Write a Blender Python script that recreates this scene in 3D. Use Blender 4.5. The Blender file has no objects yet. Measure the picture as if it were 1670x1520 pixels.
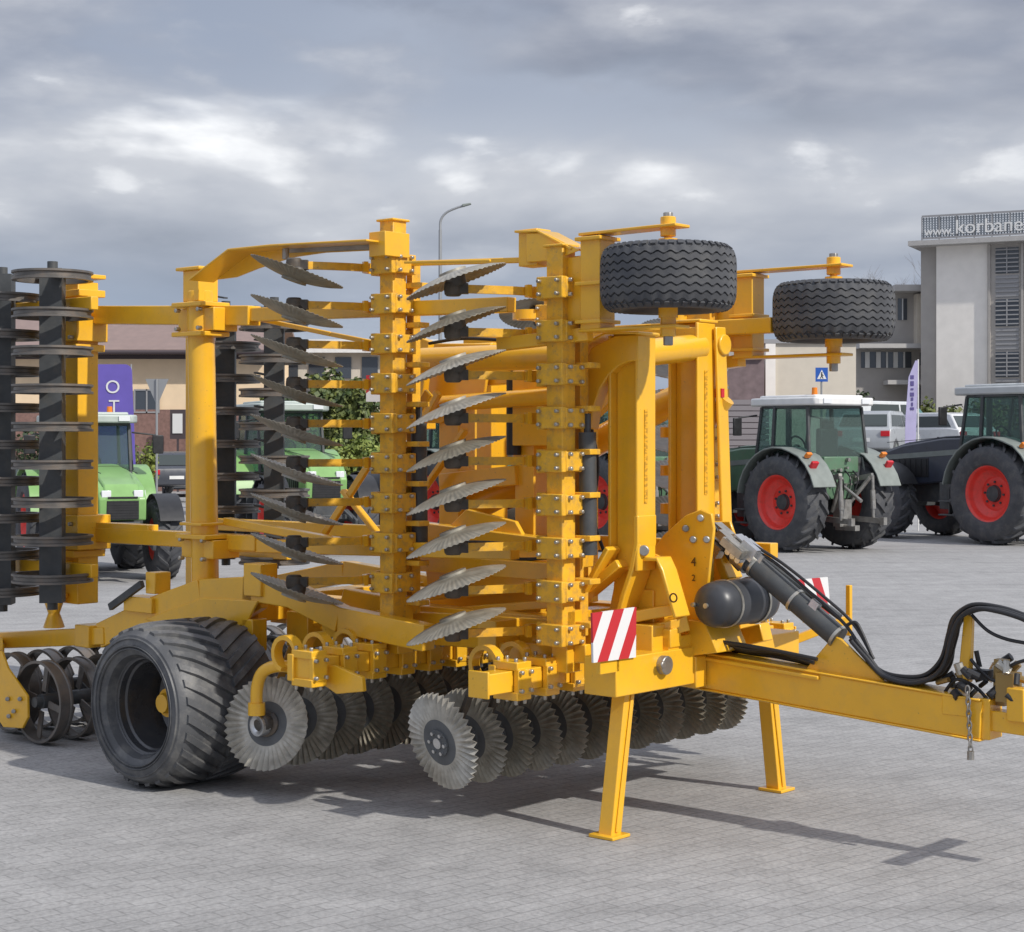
import bpy, bmesh, math, random
from mathutils import Vector, Matrix
R = math.radians
C = bpy.context.scene.collection
scn = bpy.context.scene
rnd = random.Random(7)

# ------------------------------------------------------------------ camera
FPX, CX, HZ, CH = 2846.0, 835.0, 720.0, 2.05      # focal length / centre / horizon (photo pixels), eye height
cd = bpy.data.cameras.new('camera'); cam = bpy.data.objects.new('camera', cd); C.objects.link(cam)
cam.location = (0, 0, CH); cam.rotation_euler = (R(90), 0, 0)
cd.sensor_width = 36; cd.lens = 36 * FPX / 1670; cd.shift_y = -40 / 1670
cd.clip_start = .1; cd.clip_end = 3000
scn.camera = cam

# ------------------------------------------------------------------ light
SUN_DIR = Vector((-.77, .64, -.80)).normalized()   # the way the light travels
sd = bpy.data.lights.new('sun', 'SUN'); sun = bpy.data.objects.new('sun', sd); C.objects.link(sun)
sun.rotation_euler = SUN_DIR.to_track_quat('-Z', 'Y').to_euler()
sd.energy = 2.8; sd.angle = R(1.0); sd.color = (1, .95, .87)
scn.view_settings.view_transform = 'Standard'; scn.view_settings.look = 'None'
scn.view_settings.gamma = 1; scn.view_settings.exposure = .36

w = bpy.data.worlds.new('World'); scn.world = w; w.use_nodes = True
nt = w.node_tree; nt.nodes.clear(); N = nt.nodes; L = nt.links
def nd(t, **k):
    n = N.new(t)
    for a, b in k.items(): setattr(n, a, b)
    return n
def mth(op, a, b=None, c=None):
    n = N.new('ShaderNodeMath'); n.operation = op
    for i, s in enumerate((a, b, c)):
        if s is None: continue
        if isinstance(s, (int, float)): n.inputs[i].default_value = s
        else: L.new(s, n.inputs[i])
    return n.outputs[0]
tc = nd('ShaderNodeTexCoord'); sx = nd('ShaderNodeSeparateXYZ'); L.new(tc.outputs['Generated'], sx.inputs[0])
az = mth('ARCTAN2', sx.outputs[0], sx.outputs[1]); el = mth('ARCSINE', sx.outputs[2])
def fbm(da, de, off, sa, se, det, rough, dist):
    cmb = nd('ShaderNodeCombineXYZ')
    L.new(mth('MULTIPLY', mth('ADD', az, da), sa), cmb.inputs[0]); L.new(mth('MULTIPLY', mth('ADD', el, de), se), cmb.inputs[1]); cmb.inputs[2].default_value = off
    n = nd('ShaderNodeTexNoise'); n.inputs['Scale'].default_value = 1.0; n.inputs['Detail'].default_value = det
    n.inputs['Roughness'].default_value = rough; n.inputs['Distortion'].default_value = dist
    L.new(cmb.outputs[0], n.inputs['Vector']); return n.outputs['Fac']
def sstep(x, a, b):
    m = nd('ShaderNodeMapRange'); m.interpolation_type = 'SMOOTHSTEP'; m.inputs['From Min'].default_value = a; m.inputs['From Max'].default_value = b
    L.new(x, m.inputs['Value']); return m.outputs[0]
def bump(cen, wid):
    d = mth('DIVIDE', mth('SUBTRACT', el, R(cen)), R(wid))
    return mth('EXPONENT', mth('MULTIPLY', mth('MULTIPLY', d, d), -1.0))
def mixc(f, a, b):
    m = nd('ShaderNodeMixRGB')
    for i, x in ((0, f), (1, a), (2, b)):
        if isinstance(x, tuple): m.inputs[i].default_value = (*x, 1)
        elif isinstance(x, (int, float)): m.inputs[i].default_value = x
        else: L.new(x, m.inputs[i])
    return m.outputs[0]
# two decks of billowing cloud, each lit on its upper right edges by the sun
def deck(off, sa, se, lo, hi, det, rough, gain):
    d0 = fbm(0, 0, off, sa, se, det, rough, .15); d1 = fbm(.016, .020, off, sa, se, det, rough, .15)
    lit = mth('MULTIPLY', mth('SUBTRACT', d0, d1), gain)
    return d0, lit, sstep(d0, lo, hi)
azn = mth('MULTIPLY', az, 3.2)
lt = mth('MULTIPLY', bump(9.7, 1.7), mth('MINIMUM', mth('MAXIMUM', mth('SUBTRACT', .32, azn), 0), 1.0))
rt = mth('MULTIPLY', bump(8.5, 1.4), mth('MINIMUM', mth('MAXIMUM', mth('ADD', .05, azn), 0), 1.0))
banks = mth('ADD', lt, rt)
dA, lA, mA = deck(4.3, 4.6, 13.0, .34, .58, 6, .47, 3.4)
dB, lB, mB = deck(12.6, 10.0, 24.0, .42, .60, 7, .5, 2.6)
bg = fbm(0, 0, 7.7, 2.0, 6.0, 3, .5, 0)
base = mixc(sstep(bg, .35, .65), (.25, .29, .38), (.345, .38, .455))
def cloudcol(lit, amb):
    f = mth('ADD', mth('ADD', mth('MULTIPLY', lit, .8), amb), mth('MULTIPLY', banks, .30))
    r = nd('ShaderNodeValToRGB'); L.new(f, r.inputs[0]); e = r.color_ramp
    for p, c in ((.0, (.175, .195, .25)), (.25, (.25, .27, .33)), (.5, (.345, .362, .415)), (.78, (.50, .51, .545)), (1.0, (.62, .625, .645))): s_ = e.elements.new(p); s_.color = (*c, 1)
    e.elements.remove(e.elements[0]); e.elements.remove(e.elements[-1]); return r.outputs[0]
cA = mixc(mA, base, cloudcol(lA, .36))
cB = mixc(mth('MULTIPLY', mB, .55), cA, cloudcol(lB, .36))
low_col = mixc(mth('MULTIPLY', bump(3.0, 2.6), .72), cB, (.27, .33, .45))
pale = mixc(mth('MULTIPLY', bump(8.4, 2.2), .36), low_col, (.55, .565, .60))
zen = mth('ADD', 1.0, mth('MULTIPLY', sstep(el, R(16), R(42)), 1.0))   # unseen cloud above the frame, brightened to fill the shade
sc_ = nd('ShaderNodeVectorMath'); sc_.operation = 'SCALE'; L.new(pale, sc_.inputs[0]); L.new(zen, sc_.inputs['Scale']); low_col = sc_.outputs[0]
class _o: outputs = [low_col]
low = _o
sky = nd('ShaderNodeTexSky'); sky.sky_type = 'NISHITA'; sky.sun_disc = False
sky.sun_elevation = R(38.6); sky.sun_rotation = R(129.7)
b1 = nd('ShaderNodeBackground'); b1.inputs[1].default_value = .07; L.new(sky.outputs[0], b1.inputs[0])
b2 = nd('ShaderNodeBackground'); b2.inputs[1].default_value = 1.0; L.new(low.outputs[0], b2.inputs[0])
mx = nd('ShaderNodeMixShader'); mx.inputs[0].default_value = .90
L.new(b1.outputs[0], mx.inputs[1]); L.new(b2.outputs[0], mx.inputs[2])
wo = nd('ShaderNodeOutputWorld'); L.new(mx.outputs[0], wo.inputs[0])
scn.cycles.max_bounces = 6; scn.cycles.transparent_max_bounces = 12

# ------------------------------------------------------------------ materials
def mat(name, col, rough=.5, metal=0.0, var=.0, vscale=6.0, bump=0.0, bscale=60.0, dirt=None, dirt_amt=.0, spec=.5, dscale=9.0, coat=0.0, chips=0.0):
    m = bpy.data.materials.new(name); m.use_nodes = True
    t = m.node_tree; p = t.nodes['Principled BSDF']; ln = t.links
    p.inputs['Base Color'].default_value = (*col, 1); p.inputs['Roughness'].default_value = rough
    p.inputs['Metallic'].default_value = metal; p.inputs['Specular IOR Level'].default_value = spec
    if coat: p.inputs['Coat Weight'].default_value = coat; p.inputs['Coat Roughness'].default_value = .15
    co = t.nodes.new('ShaderNodeTexCoord')
    if var or dirt:
        n = t.nodes.new('ShaderNodeTexNoise'); n.inputs['Scale'].default_value = vscale; n.inputs['Detail'].default_value = 6
        ln.new(co.outputs['Object'], n.inputs['Vector'])
        hs = t.nodes.new('ShaderNodeHueSaturation'); hs.inputs['Color'].default_value = (*col, 1)
        mr = t.nodes.new('ShaderNodeMapRange'); mr.inputs['From Min'].default_value = .3; mr.inputs['From Max'].default_value = .7
        mr.inputs['To Min'].default_value = 1 - var; mr.inputs['To Max'].default_value = 1 + var
        ln.new(n.outputs['Fac'], mr.inputs['Value']); ln.new(mr.outputs[0], hs.inputs['Value'])
        src = hs.outputs[0]
        if dirt:
            n2 = t.nodes.new('ShaderNodeTexNoise'); n2.inputs['Scale'].default_value = dscale; n2.inputs['Detail'].default_value = 9; n2.inputs['Roughness'].default_value = .65
            ln.new(co.outputs['Object'], n2.inputs['Vector'])
            m2 = t.nodes.new('ShaderNodeMapRange'); m2.inputs['From Min'].default_value = .48; m2.inputs['From Max'].default_value = .72
            m2.inputs['To Max'].default_value = dirt_amt
            ln.new(n2.outputs['Fac'], m2.inputs['Value'])
            mm = t.nodes.new('ShaderNodeMixRGB'); mm.inputs[2].default_value = (*dirt, 1)
            ln.new(m2.outputs[0], mm.inputs[0]); ln.new(src, mm.inputs[1]); src = mm.outputs[0]
        if chips:
            n4 = t.nodes.new('ShaderNodeTexNoise'); n4.inputs['Scale'].default_value = 48; n4.inputs['Detail'].default_value = 5; n4.inputs['Roughness'].default_value = .7
            ln.new(co.outputs['Object'], n4.inputs['Vector'])
            m4 = t.nodes.new('ShaderNodeMapRange'); m4.inputs['From Min'].default_value = .655; m4.inputs['From Max'].default_value = .69; m4.inputs['To Max'].default_value = chips
            ln.new(n4.outputs['Fac'], m4.inputs['Value']); m5 = t.nodes.new('ShaderNodeMixRGB'); m5.inputs[2].default_value = (.20, .12, .05, 1)
            ln.new(m4.outputs[0], m5.inputs[0]); ln.new(src, m5.inputs[1]); src = m5.outputs[0]
        ln.new(src, p.inputs['Base Color'])
        r2 = t.nodes.new('ShaderNodeMapRange'); r2.inputs['To Min'].default_value = rough - .08; r2.inputs['To Max'].default_value = min(1, rough + .12)
        ln.new(n.outputs['Fac'], r2.inputs['Value']); ln.new(r2.outputs[0], p.inputs['Roughness'])
    if bump:
        n3 = t.nodes.new('ShaderNodeTexNoise'); n3.inputs['Scale'].default_value = bscale; n3.inputs['Detail'].default_value = 4
        ln.new(co.outputs['Object'], n3.inputs['Vector'])
        bp = t.nodes.new('ShaderNodeBump'); bp.inputs['Strength'].default_value = bump; bp.inputs['Distance'].default_value = .01
        ln.new(n3.outputs['Fac'], bp.inputs['Height']); ln.new(bp.outputs[0], p.inputs['Normal'])
    return m

YEL = mat('yellow_paint', (.84, .455, .022), .30, coat=.4, chips=.55, var=.05, vscale=4, dirt=(.50, .31, .09), dirt_amt=.22, bump=.05, bscale=90, dscale=14)
YELD = mat('dusty_yellow_paint', (.79, .43, .03), .42, chips=.8, var=.10, vscale=16, dirt=(.36, .24, .10), dirt_amt=.75, bump=.12, bscale=70, dscale=22)
STEEL = mat('worn_steel', (.36, .35, .33), .42, metal=.75, var=.18, vscale=10, dirt=(.20, .17, .14), dirt_amt=.6)
BRIGHT = mat('bright_steel', (.62, .62, .62), .28, metal=.9, var=.12, vscale=20)
DISC = mat('disc_steel', (.30, .285, .25), .46, metal=.35, var=.22, vscale=14, dirt=(.23, .20, .155), dirt_amt=.7, bump=.1)
DISCIN = mat('disc_centre_coating', (.10, .105, .11), .55, var=.2, vscale=10)
DARK = mat('dark_grey_paint', (.055, .06, .064), .5, var=.25, vscale=7, dirt=(.10, .095, .085), dirt_amt=.6, bump=.05)
RING = mat('roller_ring_steel', (.16, .15, .14), .42, metal=.45, var=.25, vscale=9, dirt=(.21, .16, .12), dirt_amt=.7)
BLACK = mat('black_plastic', (.018, .018, .02), .42, var=.2, vscale=12)
RUB = mat('tyre_rubber', (.072, .075, .083), .7, var=.18, vscale=5, dirt=(.15, .145, .135), dirt_amt=.55, bump=.15, bscale=80, spec=.35)
RUBL = mat('flotation_tyre_rubber', (.082, .085, .091), .45, var=.22, vscale=4, dirt=(.20, .195, .185), dirt_amt=.75, bump=.12, bscale=70, spec=.45)
HOSE = mat('hydraulic_hose_rubber', (.02, .02, .022), .45, bump=.1, bscale=120)
BRASS = mat('galvanised_fitting', (.45, .43, .38), .35, metal=.8, var=.2, vscale=30)
RED = mat('red_rim_paint', (.80, .055, .04), .34, var=.1, vscale=4, dirt=(.28, .05, .03), dirt_amt=.4)
GRN = mat('dark_green_paint', (.095, .185, .11), .32, var=.12, vscale=4, dirt=(.14, .15, .11), dirt_amt=.45, coat=.3)
LGRN = mat('light_green_paint', (.20, .38, .12), .34, var=.1, vscale=4, coat=.3)
NAVY = mat('dark_blue_grey_paint', (.030, .036, .055), .3, var=.2, vscale=5, coat=.4)
GREYP = mat('grey_plastic', (.20, .225, .21), .5, var=.12, vscale=6)
WHT = mat('white_paint', (.72, .72, .71), .4, var=.06, vscale=5)
REDL = mat('red_lamp_lens', (.55, .02, .03), .2)
ORL = mat('amber_lamp_lens', (.75, .22, .02), .2)
LAMP = mat('clear_lamp_lens', (.72, .74, .76), .12, spec=.8)
def glass(name, tint, alpha=.45):
    m = bpy.data.materials.new(name); m.use_nodes = True; t = m.node_tree; t.nodes.clear()
    o = t.nodes.new('ShaderNodeOutputMaterial'); a = t.nodes.new('ShaderNodeBsdfTransparent'); g = t.nodes.new('ShaderNodeBsdfPrincipled')
    a.inputs[0].default_value = (*tint, 1)
    g.inputs['Base Color'].default_value = (tint[0] * .22, tint[1] * .22, tint[2] * .22, 1); g.inputs['Roughness'].default_value = .08
    x = t.nodes.new('ShaderNodeMixShader'); x.inputs[0].default_value = alpha
    t.links.new(a.outputs[0], x.inputs[1]); t.links.new(g.outputs[0], x.inputs[2]); t.links.new(x.outputs[0], o.inputs[0]); return m
GLASS = glass('tinted_cab_glass', (.74, .88, .85), .26)
CARGL = glass('dark_car_glass', (.35, .42, .42), .7)
def stripes(name, ang, period, off=0.0):
    m = bpy.data.materials.new(name); m.use_nodes = True; t = m.node_tree; p = t.nodes['Principled BSDF']
    co = t.nodes.new('ShaderNodeTexCoord'); mp = t.nodes.new('ShaderNodeMapping'); mp.inputs['Rotation'].default_value = (ang, 0, 0)
    s = t.nodes.new('ShaderNodeSeparateXYZ'); t.links.new(co.outputs['Object'], mp.inputs[0]); t.links.new(mp.outputs[0], s.inputs[0])
    d = t.nodes.new('ShaderNodeMath'); d.operation = 'MULTIPLY_ADD'; d.inputs[1].default_value = 1 / period; d.inputs[2].default_value = 10 + off
    f = t.nodes.new('ShaderNodeMath'); f.operation = 'FRACT'; g = t.nodes.new('ShaderNodeMath'); g.operation = 'GREATER_THAN'; g.inputs[1].default_value = .5
    t.links.new(s.outputs[1], d.inputs[0]); t.links.new(d.outputs[0], f.inputs[0]); t.links.new(f.outputs[0], g.inputs[0])
    x = t.nodes.new('ShaderNodeMixRGB'); x.inputs[1].default_value = (.74, .74, .74, 1); x.inputs[2].default_value = (.52, .03, .04, 1)
    t.links.new(g.outputs[0], x.inputs[0]); t.links.new(x.outputs[0], p.inputs['Base Color']); p.inputs['Roughness'].default_value = .35
    return m

# ------------------------------------------------------------------ mesh builder
class MB:
    def __init__(s): s.v = []; s.f = []; s.m = []; s.cur = 0
    def face(s, *i): s.f.append(i); s.m.append(s.cur)
    def add(s, pts): k = len(s.v); s.v += [Vector(p) for p in pts]; return k
    def hexa(s, p):                      # 8 points: bottom ring 0-3, top ring 4-7
        k = s.add(p)
        for q in ((3, 2, 1, 0), (4, 5, 6, 7), (0, 1, 5, 4), (1, 2, 6, 5), (2, 3, 7, 6), (3, 0, 4, 7)): s.face(*[k + a for a in q])
    def box(s, c, d, rot=None):
        c = Vector(c); x, y, z = d[0] / 2, d[1] / 2, d[2] / 2
        p = [Vector(a) for a in ((-x, -y, -z), (x, -y, -z), (x, y, -z), (-x, y, -z), (-x, -y, z), (x, -y, z), (x, y, z), (-x, y, z))]
        if rot is not None: p = [rot @ a for a in p]
        s.hexa([c + a for a in p])
    def bar(s, a, b, wd, ht, up=(0, 0, 1), w2=None, h2=None):   # wd across, ht along up
        a = Vector(a); b = Vector(b); d = (b - a).normalized(); up = Vector(up)
        sd = d.cross(up)
        if sd.length < 1e-4: sd = d.cross(Vector((1, 0, 0)))
        sd.normalize(); u = sd.cross(d).normalized(); w2 = w2 or wd; h2 = h2 or ht
        q = []
        for (c, ww, hh) in ((a, wd, ht), (b, w2, h2)):
            q += [c - sd * ww / 2 - u * hh / 2, c + sd * ww / 2 - u * hh / 2, c + sd * ww / 2 + u * hh / 2, c - sd * ww / 2 + u * hh / 2]
        s.hexa([q[0], q[1], q[2], q[3], q[4], q[5], q[6], q[7]])
    def path(s, pts, wd, ht, up=(0, 0, 1)):
        for a, b in zip(pts, pts[1:]): s.bar(a, b, wd, ht, up)
    def ribbon(s, pts, wv, th):          # flat bar swept along pts; wv = width vector, th = thickness
        pts = [Vector(p) for p in pts]; wv = Vector(wv) / 2; rows = []
        for i, p in enumerate(pts):
            d = (pts[min(i + 1, len(pts) - 1)] - pts[max(i - 1, 0)]).normalized()
            n = d.cross(wv).normalized() * th / 2
            rows.append(s.add([p - wv - n, p + wv - n, p + wv + n, p - wv + n]))
        for a, b in zip(rows, rows[1:]):
            for j in range(4): s.face(a + j, a + (j + 1) % 4, b + (j + 1) % 4, b + j)
        s.face(*[rows[0] + j for j in (3, 2, 1, 0)]); s.face(*[rows[-1] + j for j in range(4)])
    def tube(s, pts, r, seg=10, r2=None, caps=True):
        pts = [Vector(p) for p in pts]; n = len(pts); rows = []
        t0 = (pts[1] - pts[0]).normalized(); ref = Vector((0, 0, 1)) if abs(t0.z) < .9 else Vector((1, 0, 0))
        u = t0.cross(ref).normalized()
        for i, p in enumerate(pts):
            t = (pts[min(i + 1, n - 1)] - pts[max(i - 1, 0)]).normalized()
            u = (u - t * u.dot(t)).normalized(); w_ = t.cross(u)
            rr = r if r2 is None else r + (r2 - r) * i / (n - 1)
            rows.append(s.add([p + (u * math.cos(a) + w_ * math.sin(a)) * rr for a in [2 * math.pi * j / seg for j in range(seg)]]))
        for a, b in zip(rows, rows[1:]):
            for j in range(seg): s.face(a + j, a + (j + 1) % seg, b + (j + 1) % seg, b + j)
        if caps:
            s.face(*[rows[0] + j for j in reversed(range(seg))]); s.face(*[rows[-1] + j for j in range(seg)])
    def cyl(s, a, b, r, r2=None, seg=20): s.tube([a, b], r, seg, r2)
    def prism(s, poly, vec):             # polygon extruded by vec
        n = len(poly); vec = Vector(vec); poly = [Vector(p) for p in poly]
        nor = Vector((0, 0, 0))
        for i in range(n): nor += (poly[i] - poly[0]).cross(poly[(i + 1) % n] - poly[0])
        if nor.dot(vec) < 0: poly = poly[::-1]
        k = s.add(poly + [p + vec for p in poly])
        s.face(*[k + i for i in reversed(range(n))]); s.face(*[k + n + i for i in range(n)])
        for i in range(n): s.face(k + i, k + (i + 1) % n, k + n + (i + 1) % n, k + n + i)
    def lathe(s, prof, seg=48, close=False, c=(0, 0, 0), ax='y'):   # prof = [(radius, axial)], round the y (or z) axis
        c = Vector(c); rows = []
        for (r, a) in prof:
            q = []
            for j in range(seg):
                t = 2 * math.pi * j / seg
                q.append(c + (Vector((r * math.cos(t), a, r * math.sin(t))) if ax == 'y' else Vector((r * math.cos(t), r * math.sin(t), a))))
            rows.append(s.add(q))
        pr = list(zip(rows, rows[1:])) + ([(rows[-1], rows[0])] if close else [])
        for a, b in pr:
            for j in range(seg):
                if ax == 'y': s.face(a + j, b + j, b + (j + 1) % seg, a + (j + 1) % seg)
                else: s.face(a + j, a + (j + 1) % seg, b + (j + 1) % seg, b + j)
    def build(s, name, mats, parent=None, smooth=True, ang=35, bevel=0.0):
        me = bpy.data.meshes.new(name); me.from_pydata([tuple(p) for p in s.v], [], s.f)
        for m in (mats if isinstance(mats, (list, tuple)) else [mats]): me.materials.append(m)
        me.polygons.foreach_set('material_index', s.m)
        if smooth:
            me.polygons.foreach_set('use_smooth', [True] * len(s.f)); me.set_sharp_from_angle(angle=R(ang))
        me.update()
        o = bpy.data.objects.new(name, me); C.objects.link(o)
        if parent is not None: o.parent = parent
        if bevel:
            b = o.modifiers.new('bevel', 'BEVEL'); b.width = bevel; b.segments = 2; b.limit_method = 'ANGLE'; b.angle_limit = R(40)
        return o
def tag(o, label=None, cat=None, group=None, kind=None):
    if label: o['label'] = label
    if cat: o['category'] = cat
    if group: o['group'] = group
    if kind: o['kind'] = kind
    return o
def thing(name, label, cat, loc=(0, 0, 0), rz=0.0, group=None):
    o = bpy.data.objects.new(name, None); C.objects.link(o); o.location = loc; o.rotation_euler = (0, 0, rz)
    o.empty_display_size = .2
    return tag(o, label, cat, group)
def copy_tree(o, parent=None):
    c = o.copy(); C.objects.link(c)
    if parent is not None: c.parent = parent
    for ch in list(o.children): copy_tree(ch, c)
    return c
def place_copy(o, parent=None, loc=None, rot=None):
    c = copy_tree(o, parent)
    if loc is not None: c.location = loc
    if rot is not None: c.rotation_euler = rot
    return c
def text(name, s, size, m, parent, loc, rot, depth=.01, align='CENTER'):
    cu = bpy.data.curves.new(name, 'FONT'); cu.body = s; cu.size = size; cu.extrude = depth; cu.align_x = align; cu.align_y = 'CENTER'
    to = bpy.data.objects.new(name, cu); C.objects.link(to)
    bpy.context.view_layer.update()
    me = bpy.data.meshes.new_from_object(to.evaluated_get(bpy.context.evaluated_depsgraph_get()))
    bpy.data.objects.remove(to)
    o = bpy.data.objects.new(name, me); C.objects.link(o); me.materials.clear(); me.materials.append(m)
    o.parent = parent; o.location = loc; o.rotation_euler = rot
    return o
def pw(px, py, d):                       # photo pixel at a given distance -> world point
    return Vector(((px - CX) / FPX * d, d, CH + (HZ - py) / FPX * d))
def pg(px, py):                          # photo pixel on the ground
    return pw(px, py, FPX * CH / (py - HZ))

# tyre with lugs: axis along y, centred at the origin
def tyre_profile(Ro, W, ri):
    h = W / 2; sw = Ro - ri
    return [(ri, -h * .72), (ri + sw * .12, -h * .90), (ri + sw * .45, -h * 1.0), (ri + sw * .75, -h * .97), (Ro - sw * .09, -h * .86), (Ro - sw * .02, -h * .6),
            (Ro, -h * .25), (Ro, h * .25), (Ro - sw * .02, h * .6), (Ro - sw * .09, h * .86), (ri + sw * .75, h * .97), (ri + sw * .45, h * 1.0), (ri + sw * .12, h * .90), (ri, h * .72)]
def crown(Ro, W, ri, y):
    t = abs(y) / (W / 2); sw = Ro - ri
    pts = [(0, Ro), (.25, Ro), (.6, Ro - sw * .02), (.86, Ro - sw * .09), (.97, Ro - sw * .25), (1.0, Ro - sw * .55)]
    for (a, b), (c, d) in zip(pts, pts[1:]):
        if t <= c: return b + (d - b) * (t - a) / (c - a)
    return pts[-1][1]
def add_lugs(mb, Ro, W, ri, n, h, wd, y0, y1, skew, phase=0.0, steps=7):
    for k in range(n):
        base = 2 * math.pi * (k + phase) / n; rows = []
        for i in range(steps + 1):
            s_ = i / steps; y = y0 + (y1 - y0) * s_; r = crown(Ro, W, ri, y); a = base + skew * s_; da = wd / 2 / Ro
            hh = h * (1.0 if s_ < .85 else .75)
            q = []
            for (aa, rr) in ((a - da * 1.25, r - .012), (a + da * 1.25, r - .012), (a + da * .85, r + hh), (a - da * .85, r + hh)):
                q.append((rr * math.cos(aa), y, rr * math.sin(aa)))
            rows.append(mb.add(q))
        fl = y1 < y0
        for a_, b_ in zip(rows, rows[1:]):
            for j in range(4):
                q = (a_ + j, b_ + j, b_ + (j + 1) % 4, a_ + (j + 1) % 4); mb.face(*(q[::-1] if fl else q))
        q = [rows[0] + j for j in range(4)]; mb.face(*(q[::-1] if fl else q))
        q = [rows[-1] + j for j in (3, 2, 1, 0)]; mb.face(*(q[::-1] if fl else q))
# ================================================================== the setting: ground
def ground_mat():
    m = bpy.data.materials.new('grey_paving'); m.use_nodes = True; t = m.node_tree; p = t.nodes['Principled BSDF']; ln = t.links
    co = t.nodes.new('ShaderNodeTexCoord')
    mp = t.nodes.new('ShaderNodeMapping'); mp.inputs['Rotation'].default_value = (0, 0, R(-41)); ln.new(co.outputs['Object'], mp.inputs[0])
    bk = t.nodes.new('ShaderNodeTexBrick'); bk.inputs['Scale'].default_value = 1; bk.inputs['Brick Width'].default_value = .2; bk.inputs['Row Height'].default_value = .1
    bk.inputs['Mortar Size'].default_value = .006; bk.inputs['Mortar Smooth'].default_value = .4; bk.offset = .5
    bk.inputs['Color1'].default_value = (.335, .331, .328, 1); bk.inputs['Color2'].default_value = (.310, .307, .305, 1); bk.inputs['Mortar'].default_value = (.252, .249, .247, 1)
    ln.new(mp.outputs[0], bk.inputs['Vector'])
    def noise(sc, det, lo, hi, a, b):
        n = t.nodes.new('ShaderNodeTexNoise'); n.inputs['Scale'].default_value = sc; n.inputs['Detail'].default_value = det; n.inputs['Roughness'].default_value = .6
        ln.new(co.outputs['Object'], n.inputs['Vector'])
        r = t.nodes.new('ShaderNodeMapRange'); r.inputs['From Min'].default_value = lo; r.inputs['From Max'].default_value = hi; r.inputs['To Min'].default_value = a; r.inputs['To Max'].default_value = b
        ln.new(n.outputs['Fac'], r.inputs['Value']); return r.outputs[0]
    a = noise(.35, 5, .3, .7, .92, 1.07); b = noise(3.2, 8, .3, .7, .88, 1.12); c = noise(38, 5, .25, .75, .74, 1.26); s = noise(1.1, 7, .60, .74, 1.0, .76)
    mp2 = t.nodes.new('ShaderNodeMapping'); mp2.inputs['Rotation'].default_value = (0, 0, R(22)); mp2.inputs['Scale'].default_value = (.09, 1.9, 1); ln.new(co.outputs['Object'], mp2.inputs[0])
    n5 = t.nodes.new('ShaderNodeTexNoise'); n5.inputs['Scale'].default_value = 1; n5.inputs['Detail'].default_value = 4; ln.new(mp2.outputs[0], n5.inputs['Vector'])
    r5 = t.nodes.new('ShaderNodeMapRange'); r5.inputs['From Min'].default_value = .52; r5.inputs['From Max'].default_value = .68; r5.inputs['To Min'].default_value = 1; r5.inputs['To Max'].default_value = .88; ln.new(n5.outputs['Fac'], r5.inputs['Value'])
    q = a
    for x in (b, c, s, r5.outputs[0]):
        mm = t.nodes.new('ShaderNodeMath'); mm.operation = 'MULTIPLY'; ln.new(q, mm.inputs[0]); ln.new(x, mm.inputs[1]); q = mm.outputs[0]
    hs = t.nodes.new('ShaderNodeHueSaturation'); ln.new(bk.outputs['Color'], hs.inputs['Color']); ln.new(q, hs.inputs['Value'])
    ln.new(hs.outputs[0], p.inputs['Base Color']); p.inputs['Roughness'].default_value = .85; p.inputs['Specular IOR Level'].default_value = .3
    bp = t.nodes.new('ShaderNodeBump'); bp.inputs['Strength'].default_value = .3; bp.inputs['Distance'].default_value = .005
    ad = t.nodes.new('ShaderNodeMath'); ad.operation = 'MULTIPLY_ADD'; ad.inputs[1].default_value = -1.0; ln.new(bk.outputs['Fac'], ad.inputs[0]); ln.new(c, ad.inputs[2])
    ln.new(ad.outputs[0], bp.inputs['Height']); ln.new(bp.outputs[0], p.inputs['Normal'])
    return m
g = MB(); k = g.add([(-900, -60, 0), (900, -60, 0), (900, 1600, 0), (-900, 1600, 0)]); g.face(k, k + 1, k + 2, k + 3)
tag(g.build('paved_ground', ground_mat(), smooth=False), kind='structure')

# ================================================================== the folded disc harrow
OX, OY, TH = 1.03, 9.65, R(-41)
FX, FY = math.cos(TH), math.sin(TH); LX, LY = -FY, FX
harrow = thing('disc_harrow', 'large yellow folding disc harrow with upright wings, parked in the foreground on grey paving', 'disc harrow', (OX, OY, 0), TH)
H = harrow
def pv(px, py, v):                       # pixel -> machine coordinates, on the plane at side distance v
    a = (px - CX) / FPX; b = (HZ - py) / FPX
    u = (a * (OY + v * LY) - OX - v * LX) / (FX - a * FY)
    return Vector((u, v, CH + b * (OY + u * FY + v * LY)))
def pu(px, py, u):                       # the same on the plane at forward distance u
    a = (px - CX) / FPX; b = (HZ - py) / FPX
    v = (a * (OY + u * FY) - OX - u * FX) / (LX - a * LY)
    return Vector((u, v, CH + b * (OY + u * FY + v * LY)))
V = Vector

def smooth(pts, n=7):
    out = []; P = [pts[0]] + list(pts) + [pts[-1]]
    for i in range(1, len(P) - 2):
        a, b, c, d = P[i - 1:i + 3]
        for j in range(n):
            t = j / n
            out.append(.5 * ((2 * b) + (c - a) * t + (2 * a - 5 * b + 4 * c - d) * t * t + (3 * b - a - 3 * c + d) * t ** 3))
    return out + [pts[-1]]
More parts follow.
